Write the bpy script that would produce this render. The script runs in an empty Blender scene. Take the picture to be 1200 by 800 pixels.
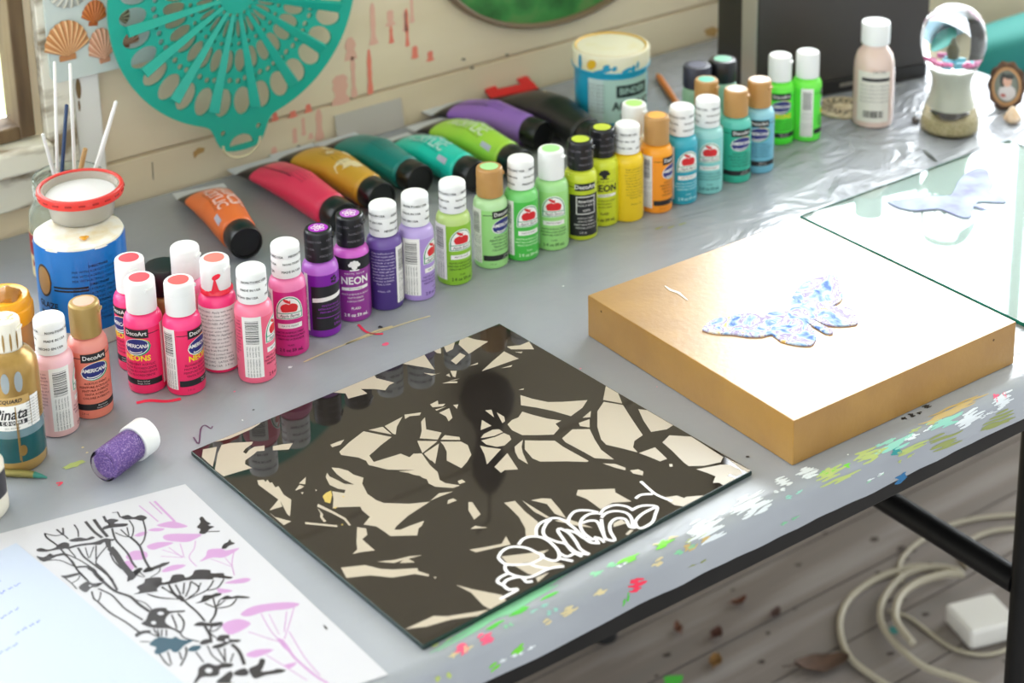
import bpy, math, random
from mathutils import Vector, Matrix
from mathutils.geometry import tessellate_polygon
random.seed(7)
SC = bpy.context.scene
COL = SC.collection
PI = math.pi
R = math.radians

# ------------------------------------------------------------------ camera
# metres; the table top is z = 0, the floor z = -0.73, the back wall y = 0
FPX, PITCH, ROLL, CAMH, CX, CY = 2123.15, .29124, -.02798, .77564, 542.62, -66.80
YAW = R(33.9)
RZ = Matrix.Rotation(-YAW, 3, 'Z')
_fw = Vector((0, math.cos(PITCH), -math.sin(PITCH)))
_rt = Vector((1, 0, 0))
_up = _rt.cross(_fw)
FW = RZ @ _fw
RT = RZ @ (math.cos(ROLL) * _rt + math.sin(ROLL) * _up)
UP = RZ @ (-math.sin(ROLL) * _rt + math.cos(ROLL) * _up)
CAM = Vector((0, -1.605, CAMH))
FLOOR = -0.73


def ray(x, y):
    return (FW + (x - CX) / FPX * RT - (y - CY) / FPX * UP).normalized()


def U(x, y, z=0.0):
    """measured point of the photograph at height z"""
    d = ray(x, y)
    return CAM + d * ((z - CAM.z) / d.z)


def V(x, y, Y=0.0):
    """measured point of the photograph on the vertical plane y = Y"""
    d = ray(x, y)
    return CAM + d * ((Y - CAM.y) / d.y)


def pr(p):
    q = Vector(p) - CAM
    d = q.dot(FW)
    return CX + FPX * q.dot(RT) / d, CY - FPX * q.dot(UP) / d


def height_at(w, py):
    lo, hi = 0.0, 0.4
    for _ in range(40):
        m = (lo + hi) / 2
        if pr((w.x, w.y, w.z + m))[1] > py:
            lo = m
        else:
            hi = m
    return lo


def yaw_to_cam(w):
    """rotation that turns local -Y towards the viewer"""
    return math.atan2(CAM.y - w.y, CAM.x - w.x) + PI / 2


# ------------------------------------------------------------------ materials
_M = {}


def lin(c):
    return tuple((v / 12.92 if v <= .04045 else ((v + .055) / 1.055) ** 2.4) for v in [k / 255 for k in c])


def mat(name, rgb, rough=.45, metal=0.0, spec=.5, trans=0.0, ior=1.5, emis=None, coat=0.0, alpha=1.0, sss=0.0):
    if name in _M:
        return _M[name]
    m = bpy.data.materials.new(name)
    m.use_nodes = True
    b = m.node_tree.nodes['Principled BSDF']
    c = lin(rgb)
    b.inputs['Base Color'].default_value = (*c, 1)
    b.inputs['Roughness'].default_value = rough
    b.inputs['Metallic'].default_value = metal
    b.inputs['Specular IOR Level'].default_value = spec
    b.inputs['Transmission Weight'].default_value = trans
    b.inputs['IOR'].default_value = ior
    b.inputs['Coat Weight'].default_value = coat
    b.inputs['Alpha'].default_value = alpha
    if emis:
        b.inputs['Emission Color'].default_value = (*lin(rgb), 1)
        b.inputs['Emission Strength'].default_value = emis
    m.diffuse_color = (*c, 1)
    _M[name] = m
    return m


def N(m, t, **kw):
    n = m.node_tree.nodes.new(t)
    for k, v in kw.items():
        if k.startswith('i_'):
            n.inputs[k[2:].replace('_', ' ')].default_value = v
        else:
            setattr(n, k, v)
    return n


def L(m, a, ao, b, bi):
    m.node_tree.links.new(a.outputs[ao], b.inputs[bi])


def noisy(name, c1, c2, scale=(8, 8, 8), detail=6, lo=.35, hi=.65, rough=.5, bump=0.0, bscale=None, metal=0.0, spec=.5, c3=None, rough2=None):
    """two or three colours mixed by object-space noise, with optional bump"""
    if name in _M:
        return _M[name]
    m = mat(name, c1, rough, metal, spec)
    b = m.node_tree.nodes['Principled BSDF']
    tc = N(m, 'ShaderNodeTexCoord')
    mp = N(m, 'ShaderNodeMapping')
    mp.inputs['Scale'].default_value = scale
    L(m, tc, 'Object', mp, 'Vector')
    nz = N(m, 'ShaderNodeTexNoise', i_Scale=1.0, i_Detail=detail)
    L(m, mp, 'Vector', nz, 'Vector')
    cr = N(m, 'ShaderNodeValToRGB')
    e = cr.color_ramp.elements
    e[0].position, e[1].position = lo, hi
    e[0].color = (*lin(c1), 1)
    e[1].color = (*lin(c2), 1)
    if c3:
        k = e.new((lo + hi) / 2)
        k.color = (*lin(c3), 1)
    L(m, nz, 'Fac', cr, 'Fac')
    L(m, cr, 'Color', b, 'Base Color')
    if rough2 is not None:
        mr = N(m, 'ShaderNodeMapRange')
        mr.inputs['From Min'].default_value, mr.inputs['From Max'].default_value = lo, hi
        mr.inputs['To Min'].default_value, mr.inputs['To Max'].default_value = rough, rough2
        L(m, nz, 'Fac', mr, 'Value')
        L(m, mr, 'Result', b, 'Roughness')
    if bump:
        bp = N(m, 'ShaderNodeBump', i_Strength=bump, i_Distance=.002)
        if bscale:
            mp2 = N(m, 'ShaderNodeMapping')
            mp2.inputs['Scale'].default_value = bscale
            L(m, tc, 'Object', mp2, 'Vector')
            n2 = N(m, 'ShaderNodeTexNoise', i_Scale=1.0, i_Detail=5)
            L(m, mp2, 'Vector', n2, 'Vector')
            L(m, n2, 'Fac', bp, 'Height')
        else:
            L(m, nz, 'Fac', bp, 'Height')
        L(m, bp, 'Normal', b, 'Normal')
    return m


# ------------------------------------------------------------------ mesh building
class MB:
    def __init__(s):
        s.v, s.f, s.m = [], [], []
        s.wn = False

    def add(s, vs, fs, mi=0):
        o = len(s.v)
        s.v += [tuple(v) for v in vs]
        s.f += [tuple(i + o for i in f) for f in fs]
        s.m += [mi] * len(fs)

    def box(s, x0, x1, y0, y1, z0, z1, mi=0, M=None):
        vs = [(x, y, z) for z in (z0, z1) for y in (y0, y1) for x in (x0, x1)]
        if M:
            vs = [M @ Vector(v) for v in vs]
        s.add(vs, [(0, 2, 3, 1), (4, 5, 7, 6), (0, 1, 5, 4), (2, 6, 7, 3), (0, 4, 6, 2), (1, 3, 7, 5)], mi)

    def bbox(s, x0, x1, y0, y1, z0, z1, b=.002, mi=0, M=None, seg=3):
        """box with rounded edges"""
        import bmesh
        s.wn = True
        bm = bmesh.new()
        bmesh.ops.create_cube(bm, size=1)
        for v in bm.verts:
            v.co = Vector(((x0 + x1) / 2 + v.co.x * (x1 - x0), (y0 + y1) / 2 + v.co.y * (y1 - y0), (z0 + z1) / 2 + v.co.z * (z1 - z0)))
        bmesh.ops.bevel(bm, geom=list(bm.edges), offset=b, segments=seg, profile=.5, affect='EDGES')
        bm.verts.index_update()
        vs = [v.co.copy() for v in bm.verts]
        if M:
            vs = [M @ v for v in vs]
        s.add(vs, [[v.index for v in f.verts] for f in bm.faces], mi)
        bm.free()

    def lathe(s, prof, seg=40, mi=0, M=None, mis=None, wob=None):
        o = len(s.v)
        rings = []
        for i, (r, z) in enumerate(prof):
            if r <= 1e-6:
                p = Vector((0, 0, z))
                s.v.append(tuple(M @ p if M else p))
                rings.append([len(s.v) - 1])
            else:
                rg = []
                for k in range(seg):
                    a = 2 * PI * k / seg
                    rr = r * (wob(a, z) if wob else 1)
                    p = Vector((rr * math.cos(a), rr * math.sin(a), z))
                    s.v.append(tuple(M @ p if M else p))
                    rg.append(len(s.v) - 1)
                rings.append(rg)
        for i in range(len(rings) - 1):
            a, b = rings[i], rings[i + 1]
            mm = mis[i] if mis else mi
            for k in range(seg):
                k2 = (k + 1) % seg
                if len(a) == 1 and len(b) == 1:
                    continue
                if len(a) == 1:
                    s.f.append((a[0], b[k2], b[k])); s.m.append(mm)
                elif len(b) == 1:
                    s.f.append((a[k], a[k2], b[0])); s.m.append(mm)
                else:
                    s.f.append((a[k], a[k2], b[k2], b[k])); s.m.append(mm)

    def tube(s, pts, r, seg=8, mi=0, closed=False, flat=None):
        pts = [Vector(p) for p in pts]
        n = len(pts)
        rs = r if isinstance(r, (list, tuple)) else [r] * n
        rings = []
        prev = None
        for i, p in enumerate(pts):
            t = (pts[(i + 1) % n] - pts[i - 1]) if closed else (pts[min(i + 1, n - 1)] - pts[max(i - 1, 0)])
            t.normalize()
            if prev is None:
                a = Vector((0, 0, 1)) if abs(t.z) < .9 else Vector((1, 0, 0))
            else:
                a = prev
            u = (a - t * a.dot(t)).normalized()
            prev = u
            w = t.cross(u)
            rg = []
            for k in range(seg):
                an = 2 * PI * k / seg
                q = p + (u * math.cos(an) * (flat or 1) + w * math.sin(an)) * rs[i]
                s.v.append(tuple(q)); rg.append(len(s.v) - 1)
            rings.append(rg)
        m = n if closed else n - 1
        for i in range(m):
            a, b = rings[i], rings[(i + 1) % n]
            for k in range(seg):
                s.f.append((a[k], a[(k + 1) % seg], b[(k + 1) % seg], b[k])); s.m.append(mi)
        if not closed:
            s.f.append(tuple(reversed(rings[0]))); s.m.append(mi)
            s.f.append(tuple(rings[-1])); s.m.append(mi)

    def poly(s, pts, mi=0):
        """flat polygon, any outline"""
        vs = [Vector(p) for p in pts]
        tr = tessellate_polygon([vs])
        fs = []
        for t in tr:
            n = (vs[t[1]] - vs[t[0]]).cross(vs[t[2]] - vs[t[0]])
            fs.append(tuple(t) if n.z >= 0 else tuple(reversed(t)))
        s.add(vs, fs, mi)

    def prism(s, pts, z0, z1, mi=0, mside=None, M=None):
        n = len(pts)
        area = sum(pts[i][0] * pts[(i + 1) % n][1] - pts[(i + 1) % n][0] * pts[i][1] for i in range(n))
        if area < 0:
            pts = list(reversed(pts))
        T = lambda p: tuple(M @ Vector(p)) if M else p
        top = [Vector((p[0], p[1], 0)) for p in pts]
        tr = tessellate_polygon([top])
        up = []
        for t in tr:
            nn = (top[t[1]] - top[t[0]]).cross(top[t[2]] - top[t[0]])
            up.append(tuple(t) if nn.z >= 0 else tuple(reversed(t)))
        s.add([T((p[0], p[1], z1)) for p in pts], up, mi)
        s.add([T((p[0], p[1], z0)) for p in pts], [tuple(reversed(t)) for t in up], mi)
        s.add([T((p[0], p[1], z0)) for p in pts] + [T((p[0], p[1], z1)) for p in pts],
              [(i, (i + 1) % n, (i + 1) % n + n, i + n) for i in range(n)], mi if mside is None else mside)

    def ribbon(s, pts, w, z=None, mi=0):
        """flat stroke of width w on a horizontal plane, rounded ends"""
        pts = [Vector(p) for p in pts]
        n = len(pts)
        if n < 2:
            return
        ws = w if isinstance(w, (list, tuple)) else [w] * n
        lft, rgt = [], []
        for i, p in enumerate(pts):
            t = pts[min(i + 1, n - 1)] - pts[max(i - 1, 0)]
            t.z = 0
            t.normalize()
            nn = Vector((-t.y, t.x, 0)) * ws[i] / 2
            lft.append(p + nn); rgt.append(p - nn)
        vs = lft + rgt
        s.add(vs, [(i, i + n, i + 1 + n, i + 1) for i in range(n - 1)], mi)

    def build(s, name, mats, parent=None, ang=40, smooth=True):
        me = bpy.data.meshes.new(name)
        me.from_pydata(s.v, [], s.f)
        for m in (mats if isinstance(mats, (list, tuple)) else [mats]):
            me.materials.append(m)
        me.polygons.foreach_set('material_index', s.m)
        me.polygons.foreach_set('use_smooth', [smooth] * len(s.f))
        me.update()
        if smooth:
            me.set_sharp_from_angle(angle=R(ang))
        o = bpy.data.objects.new(name, me)
        COL.objects.link(o)
        if smooth and s.wn:
            wm = o.modifiers.new('even_shading', 'WEIGHTED_NORMAL')
            wm.keep_sharp = True
            wm.weight = 100
        if parent:
            o.parent = parent
        return o


def smoothline(pts, n=4):
    """Catmull-Rom through the points"""
    P = [Vector(p) for p in pts]
    if len(P) < 3:
        return P
    out = []
    for i in range(len(P) - 1):
        a = P[max(i - 1, 0)]; b = P[i]; c = P[i + 1]; d = P[min(i + 2, len(P) - 1)]
        for k in range(n):
            t = k / n
            out.append(.5 * ((2 * b) + (c - a) * t + (2 * a - 5 * b + 4 * c - d) * t * t + (3 * b - a - 3 * c + d) * t ** 3))
    out.append(P[-1])
    return out


def thing(name, label, cat, loc=(0, 0, 0), rz=0.0, group=None):
    o = bpy.data.objects.new(name, None)
    COL.objects.link(o)
    o.empty_display_size = .02
    o.location = loc
    o.rotation_euler = (0, 0, rz)
    return tag(o, label, cat, group)


def tag(o, label, cat, group=None, kind=None):
    o['label'] = label
    o['category'] = cat
    if group:
        o['group'] = group
    if kind:
        o['kind'] = kind
    return o


def struct(o):
    o['kind'] = 'structure'
    return o


# ------------------------------------------------------------------ lettering
_T = {}


def glyphs(txt, size, bold=0.0, shear=0.0, res=2, space=1.0):
    key = (txt, size, bold, shear, res, space)
    if key in _T:
        return _T[key]
    cu = bpy.data.curves.new('txt', 'FONT')
    cu.body = txt
    cu.size = size
    cu.shear = shear
    cu.resolution_u = res
    cu.space_character = space
    cu.align_x = 'CENTER'
    cu.align_y = 'CENTER'
    cu.offset = bold * size
    ob = bpy.data.objects.new('txt', cu)
    me = bpy.data.meshes.new_from_object(ob)
    vs = [(v.co.x, v.co.y) for v in me.vertices]
    fs = [tuple(p.vertices) for p in me.polygons]
    bpy.data.objects.remove(ob)
    bpy.data.curves.remove(cu)
    bpy.data.meshes.remove(me)
    _T[key] = (vs, fs)
    return vs, fs


class Wrap:
    """printing wrapped round an upright cylinder; x runs along the arc, 0 faces local -Y"""

    def __init__(s, mb, rad):
        s.mb, s.R = mb, rad

    def P(s, x, z, off):
        a = x / s.R
        r = s.R + off
        return (r * math.sin(a), -r * math.cos(a), z)

    def rect(s, x0, x1, z0, z1, mi, off=.0001, tilt=0.0):
        n = max(1, int(math.ceil(abs(x1 - x0) / (s.R * .12))))
        vs, fs = [], []
        for i in range(n + 1):
            x = x0 + (x1 - x0) * i / n
            dz = tilt * (x - (x0 + x1) / 2)
            vs += [s.P(x, z0 + dz, off), s.P(x, z1 + dz, off)]
        for i in range(n):
            fs.append((2 * i, 2 * i + 2, 2 * i + 3, 2 * i + 1))
        s.mb.add(vs, fs, mi)

    def shape(s, up, lo, x0, x1, mi, off=.0002, n=16):
        vs, fs = [], []
        for i in range(n + 1):
            x = x0 + (x1 - x0) * i / n
            vs += [s.P(x, lo(x), off), s.P(x, up(x), off)]
        for i in range(n):
            fs.append((2 * i, 2 * i + 2, 2 * i + 3, 2 * i + 1))
        s.mb.add(vs, fs, mi)

    def ellipse(s, cx, cz, rx, rz, mi, off=.0002, n=18, slope=0.0):
        f = lambda x: rz * math.sqrt(max(0, 1 - ((x - cx) / rx) ** 2))
        s.shape(lambda x: cz + slope * (x - cx) + f(x), lambda x: cz + slope * (x - cx) - f(x), cx - rx, cx + rx, mi, off, n)

    def text(s, txt, cx, cz, size, mi, off=.0003, bold=0.0, shear=0.0, res=2, rot=0, space=1.0, sx=1.0):
        vs, fs = glyphs(txt, size, bold, shear, res, space)
        if rot:
            vs = [(-y, x) for x, y in vs] if rot > 0 else [(y, -x) for x, y in vs]
        s.mb.add([s.P(cx + x * sx, cz + y, off) for x, y in vs], fs, mi)


def flat_text(mb, txt, M, size, mi, bold=0.0, shear=0.0, res=2, space=1.0):
    vs, fs = glyphs(txt, size, bold, shear, res, space)
    mb.add([M @ Vector((x, y, 0)) for x, y in vs], fs, mi)


def slice_y(vs, fs, step):
    """cut flat lettering into thin strips so that it can follow a curve"""
    import bmesh
    bm = bmesh.new()
    bv = [bm.verts.new((x, y, 0)) for x, y in vs]
    for f in fs:
        try:
            bm.faces.new([bv[i] for i in f])
        except ValueError:
            pass
    ys = [y for x, y in vs]
    y = min(ys) + step
    while y < max(ys):
        bmesh.ops.bisect_plane(bm, geom=bm.verts[:] + bm.edges[:] + bm.faces[:], plane_co=(0, y, 0), plane_no=(0, 1, 0))
        y += step
    bm.verts.index_update()
    out = [(v.co.x, v.co.y) for v in bm.verts], [tuple(v.index for v in f.verts) for f in bm.faces]
    bm.free()
    return out


def closed(pts, n=3):
    """smooth closed outline through the points"""
    P = [Vector((p[0], p[1], p[2] if len(p) > 2 else 0)) for p in pts]
    m = len(P)
    out = []
    for i in range(m):
        a, b, c, d = P[i - 1], P[i], P[(i + 1) % m], P[(i + 2) % m]
        for k in range(n):
            t = k / n
            out.append(.5 * ((2 * b) + (c - a) * t + (2 * a - 5 * b + 4 * c - d) * t * t + (3 * b - a - 3 * c + d) * t ** 3))
    return out
# ------------------------------------------------------------------ the room
M_wall = noisy('painted_boards', (230, 215, 186), (221, 204, 172), (3, 3, 14), 8, .35, .7, .55, bump=.25, bscale=(6, 6, 60))
M_drip = mat('coral_paint', (236, 132, 112), .5)
M_dripf = mat('coral_paint_thin', (228, 178, 158), .5)
M_chip = mat('bare_wood_chip', (190, 150, 90), .7)
M_dark = mat('dark_crack', (70, 66, 55), .9)

# board wall, one mesh: horizontal planks with V gaps, openings for the two windows
W1 = (-.75, .553, .098, 1.15)      # left window opening x0 x1 z0 z1
W2 = (1.465, 2.75, .075, 1.25)       # window beyond the frame to the right
mb = MB()
z = FLOOR
edges = [FLOOR]
zz = .047 - .215 * 4
while zz < 1.7:
    if zz > FLOOR:
        edges.append(zz)
    zz += .215
g = .0013


def plank(x0, x1, z0, z1):
    mb.box(x0, x1, .004, .03, z0, z1)
    # face with bevelled long edges
    vs = [(x0, .004, z0), (x1, .004, z0), (x0, 0, z0 + g), (x1, 0, z0 + g), (x0, 0, z1 - g), (x1, 0, z1 - g), (x0, .004, z1), (x1, .004, z1)]
    mb.add(vs, [(0, 1, 3, 2), (2, 3, 5, 4), (4, 5, 7, 6)])


for i in range(len(edges) - 1):
    z0, z1 = edges[i] + .0011, edges[i + 1] - .0011
    xs = [-.95, W1[0], W1[1], W2[0], W2[1], 3.1]
    for k in range(5):
        w = {1: W1, 3: W2}.get(k)
        if w is None or z1 <= w[2] or z0 >= w[3]:
            plank(xs[k], xs[k + 1], z0, z1)
        else:
            if z0 < w[2] - .004:
                plank(xs[k], xs[k + 1], z0, w[2])
            if z1 > w[3] + .004:
                plank(xs[k], xs[k + 1], w[3], z1)
# coral paint runs, chips and cracks on the boards
rd = random.Random(3)


def drip(px, py0, py1, w, faint=False):
    a, b = V(px, py0, -.0004), V(px + (py1 - py0) * .004, py1, -.0004)
    zt, zb = max(a.z, b.z), min(a.z, b.z)
    x = a.x
    ww = w * .0011
    n = 7
    L_, R_ = [], []
    for i in range(n + 1):
        t = i / n
        k = (.45 + .25 * rd.random()) * ww * (1 if t < .75 else 1 + (t - .75) * 3)
        if i in (0,):
            k *= .5
        L_.append((x - k, -.0004, zt + (zb - zt) * t)); R_.append((x + k, -.0004, zt + (zb - zt) * t))
    R_.append((x, -.0004, zb - .0012))
    pts = L_ + R_[::-1]
    vs = [Vector((p[0], p[2], 0)) for p in pts]
    fs = [tuple(t) for t in tessellate_polygon([vs])]
    mb.add(pts, fs, 2 if faint else 1)


for px, a, b, w, f in [(436, 4, 52, 5, 1), (432, 58, 110, 4, 0), (457, 12, 30, 6, 1), (458, 30, 50, 3, 0), (476, 10, 54, 3, 0), (482, -6, 26, 3, 1),
                       (486, 54, 68, 5, 0), (504, 60, 71, 5, 0), (410, 44, 70, 9, 1), (413, 66, 114, 4, 1), (398, 88, 122, 13, 1), (474, 12, 36, 3, 1), (361, 122, 131, 5, 0), (343, 130, 137, 6, 0), (322, 132, 141, 5, 0),
                       (345, 150, 167, 4, 1), (355, 138, 158, 3, 1), (364, 156, 162, 4, 1), (373, 128, 164, 6, 1), (321, 172, 184, 5, 1)]:
    drip(px, a, b, w, bool(f))


def wallpatch(pts, mi):
    P = [V(x, y, -.0003) for x, y in pts]
    vs = [Vector((p.x, p.z, 0)) for p in P]
    mb.add(P, [tuple(t) for t in tessellate_polygon([vs])], mi)


wallpatch([(226, 179), (232, 173), (240, 173), (239, 178), (232, 181), (228, 186)], 3)
wallpatch([(825, 35), (835, 31), (842, 34), (838, 43), (828, 42)], 3)
for x, y in [(445, 131), (543, 69), (594, 64), (553, 79), (350, 171)]:
    wallpatch([(x - 3, y + 1), (x, y - 1), (x + 3, y), (x + 1, y + 2)], 4)
wallpatch([(178, 190), (179, 190), (180, 210), (179, 210)], 4)
wall = struct(mb.build('wall_back', [M_wall, M_drip, M_dripf, M_chip, M_dark], smooth=False))

# floor boards
M_floor = noisy('weathered_floor', (122, 116, 111), (156, 150, 146), (2.2, 26, 4), 8, .3, .72, .6, bump=.3, bscale=(4, 60, 4), c3=(128, 119, 113))
M_dab = mat('floor_paint_spots', (70, 190, 60), .5)
M_spot = mat('floor_dark_spots', (70, 60, 54), .8)
M_teald = mat('floor_teal_spot', (30, 110, 105), .6)
mb = MB()
y = -2.2
while y < .03:
    mb.box(-.9, 3.1, y + .001, min(y + .086, .03), FLOOR - .03, FLOOR)
    y += .088
for x, yy, r, mi in [(789, 797, .014, 1), (1049, 738, .008, 3), (700, 712, .008, 1)]:
    c = U(x, yy, FLOOR + .0004)
    mb.poly([(c.x + r * math.cos(a) * rd.uniform(.7, 1.2), c.y + r * math.sin(a) * rd.uniform(.5, 1), c.z) for a in [k * PI / 5 for k in range(10)]], mi)
for k in range(34):
    c = U(rd.uniform(640, 1200), rd.uniform(560, 800), FLOOR + .0004)
    r = rd.uniform(.002, .007)
    mb.poly([(c.x + r * math.cos(a) * rd.uniform(.6, 1.8), c.y + r * math.sin(a) * rd.uniform(.5, 1), c.z) for a in [q * PI / 4 for q in range(8)]], 2)
struct(mb.build('floor', [M_floor, M_dab, M_spot, M_teald], smooth=False))

# left window: weathered sash, sill, casing, glass
M_oldwood = noisy('weathered_brown_wood', (74, 56, 36), (120, 98, 68), (60, 60, 6), 7, .3, .7, .75, bump=.5)
M_flake = noisy('flaking_white_paint', (226, 222, 206), (134, 118, 92), (14, 40, 46), 8, .50, .66, .6, bump=.5)
M_trim = noisy('cream_trim_paint', (228, 222, 202), (214, 206, 184), (12, 12, 4), 6, .35, .7, .5)
M_white = noisy('white_board_paint', (232, 232, 226), (218, 216, 206), (10, 10, 3), 6, .35, .7, .5)
M_pane = mat('window_glass', (255, 255, 255), 0, trans=1.0, ior=1.1)
w1 = bpy.data.objects.new('window_1', None); COL.objects.link(w1); struct(w1)
w1.location = (-.1, .01, .1)


def wpart(name, boxes, m, parent, bev=.002):
    k = MB()
    loc = parent.location
    for b in boxes:
        k.bbox(b[0] - loc.x, b[1] - loc.x, b[2] - loc.y, b[3] - loc.y, b[4] - loc.z, b[5] - loc.z, bev)
    return k.build(name, m, parent)


wpart('window_frame', [(.5505, .566, -.008, .031, .1, 1.15), (-.75, -.73, -.012, .03, .1, 1.15), (-.75, .574, -.012, .03, 1.13, 1.15), (-.73, .553, -.005, .03, .098, .112), (-.73, .553, .0, .025, .62, .65)], M_oldwood, w1)
wpart('window_sill', [(-.78, .575, -.03, .03, .072, .097)], M_flake, w1, .004)
wpart('window_apron', [(-.78, .572, -.012, 0, .03, .071)], M_flake, w1, .002)
wpart('window_pane', [(-.73, .5535, .014, .017, .118, .625), (-.73, .5535, .014, .017, .645, 1.135)], M_pane, w1, .0005)
mb = MB(); mb.bbox(.575, .606, -.014, -.0005, .03, 1.2, .002); struct(mb.build('trim_1', M_flake))
mb = MB(); mb.bbox(.6065, .6345, -.010, -.0005, .005, 1.2, .002)
# knot in the white board
c = V(92, 104, -.0105)
mb.add([(c.x + .0028 * math.cos(a), -.0104, c.z + .011 * math.sin(a)) for a in [k * PI / 6 for k in range(12)]], [tuple(range(12))], 1)
c = V(93, 124, -.0105)
mb.add([(c.x + .0012 * math.cos(a), -.0104, c.z + .006 * math.sin(a)) for a in [k * PI / 6 for k in range(12)]], [tuple(range(12))], 1)
struct(mb.build('trim_2', [M_white, mat('knot_brown', (120, 96, 60), .7)]))

# right window (its light glares on the table), white bars and panes
w2 = bpy.data.objects.new('window_2', None); COL.objects.link(w2); struct(w2)
w2.location = (2.1, .01, .16)
wpart('window_frame', [(1.465, 1.48, -.01, .03, .075, 1.25), (2.73, 2.75, -.01, .03, .075, 1.25), (1.465, 2.75, -.01, .03, 1.22, 1.25), (1.465, 2.75, -.01, .03, .075, .085)], M_oldwood, w2)
wpart('window_bar', [(2.082, 2.091, .0, .02, .08, 1.23)], M_oldwood, w2)
wpart('window_bar', [(1.47, 2.73, .002, .022, .72, .73)], M_oldwood, w2)
wpart('window_sill', [(1.46, 2.78, -.03, .03, .055, .0745)], M_flake, w2, .004)

# ground and greenery outside
M_lawn = noisy('sunlit_lawn', (150, 176, 92), (226, 232, 180), (1.6, 1.6, 1.6), 6, .35, .6, .8)
mb = MB(); mb.box(-6, 8, .2, 14, -1.0, -.95)
g_ = mb.build('ground', M_lawn, smooth=False); struct(g_)

# ceiling boards over the porch room
M_ceil = noisy('pale_ceiling_paint', (226, 222, 208), (214, 208, 190), (3, 14, 3), 6, .35, .7, .6)
mb = MB()
y = -2.6
while y < .03:
    mb.box(-1.2, 3.1, y + .001, min(y + .138, .03), 1.5, 1.53); y += .14
struct(mb.build('ceiling', M_ceil, smooth=False))
# ------------------------------------------------------------------ work table
M_black = noisy('black_metal_paint', (13, 13, 14), (22, 21, 21), (30, 30, 30), 4, .3, .7, .45, spec=.3)
TX0, TX1 = -.2, 1.62
tbl = thing('work_table', 'long narrow work table with black metal legs under the grey vinyl cover', 'table', (.7, -.39, FLOOR))


def tpart(name, mbx, m, ang=40):
    loc = tbl.location
    mbx.v = [(v[0] - loc.x, v[1] - loc.y, v[2] - loc.z) for v in mbx.v]
    return mbx.build(name, m, tbl, ang)


mb = MB(); mb.bbox(TX0, TX1, -.7715, -.008, -.034, -.0008, .0105, seg=4); mb.bbox(TX0 + .002, TX1 - .002, -.7722, -.009, -.0475, -.018, .002); tpart('tabletop', mb, M_black)
for x in (.25, 1.214):
    for y in (-.70, -.075):
        mb = MB(); mb.tube([(x, y, -.042), (x, y, FLOOR + .012)], .0135, 14)
        lg = tpart('leg', mb, M_black)
        mb = MB(); mb.lathe([(0, FLOOR), (.016, FLOOR), (.0165, FLOOR + .004), (.015, FLOOR + .02), (0, FLOOR + .02)], 16, M=Matrix.Translation((x, y, 0)))
        loc = tbl.location
        mb.v = [(v[0] - loc.x, v[1] - loc.y, v[2] - loc.z) for v in mb.v]
        mb.build('foot_cap', mat('black_rubber', (24, 24, 24), .7), lg)
    mb = MB(); mb.tube([(x, -.69, -.288), (x, -.085, -.288)], .0125, 14); tpart('crossbar', mb, M_black)
M_brass = mat('brass', (190, 150, 70), .3, 1.0)
p = V(1000, 594, -.745)
mb = MB(); mb.lathe([(0, -.0), (.006, 0), (.006, .008), (.0035, .009), (.0035, .02), (0, .02)], 12, M=Matrix.Translation((p.x, -.742, -.0625)))
tpart('clamp_screw', mb, M_brass)

# ------------------------------------------------------------------ grey vinyl cover
from mathutils import noise as MN
SB, RB = .758, .0118            # run on top, edge radius
ARC = RB * PI / 2


def hem(u):
    return .0178 + .003 * MN.noise(Vector((u * 9, 0, 0))) + .002 * MN.noise(Vector((u * 31, 3, 0)))


def cloth(u, s, off=0.0):
    """u along the table, s from the wall over the front edge"""
    if s <= SB:
        Y, z, ny, nz = -.004 - s, 0, 0, 1
    elif s <= SB + ARC:
        a = (s - SB) / RB
        Y, z, ny, nz = -.004 - SB - RB * math.sin(a), -RB + RB * math.cos(a), -math.sin(a), math.cos(a)
    else:
        d = s - SB - ARC
        Y, z, ny, nz = -.004 - SB - RB - .10 * d - .0022 * MN.noise(Vector((u * 14, d * 20, 1))) * min(1, d / .01) - .0008 * min(1, d / .01), -RB - d, -1, 0
    x = u
    nx = 0
    if u > TX1 - .006:
        e = u - (TX1 - .006)
        x = TX1 - .006 + RB * math.sin(min(e / RB, PI / 2))
        z -= (RB - RB * math.cos(min(e / RB, PI / 2))) + max(0, e - ARC)
    return Vector((x, Y + ny * off, z + nz * off))


M_vinyl = bpy.data.materials.new('grey_vinyl')
M_vinyl.use_nodes = True
m = M_vinyl
b = m.node_tree.nodes['Principled BSDF']
tc = N(m, 'ShaderNodeTexCoord')
n1 = N(m, 'ShaderNodeTexNoise', i_Scale=5.0, i_Detail=6)
L(m, tc, 'Object', n1, 'Vector')
cr = N(m, 'ShaderNodeValToRGB')
cr.color_ramp.elements[0].color = (*lin((146, 150, 158)), 1); cr.color_ramp.elements[0].position = .3
cr.color_ramp.elements[1].color = (*lin((160, 164, 171)), 1); cr.color_ramp.elements[1].position = .7
L(m, n1, 'Fac', cr, 'Fac'); L(m, cr, 'Color', b, 'Base Color')
b.inputs['Roughness'].default_value = .27
b.inputs['Specular IOR Level'].default_value = .5
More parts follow.
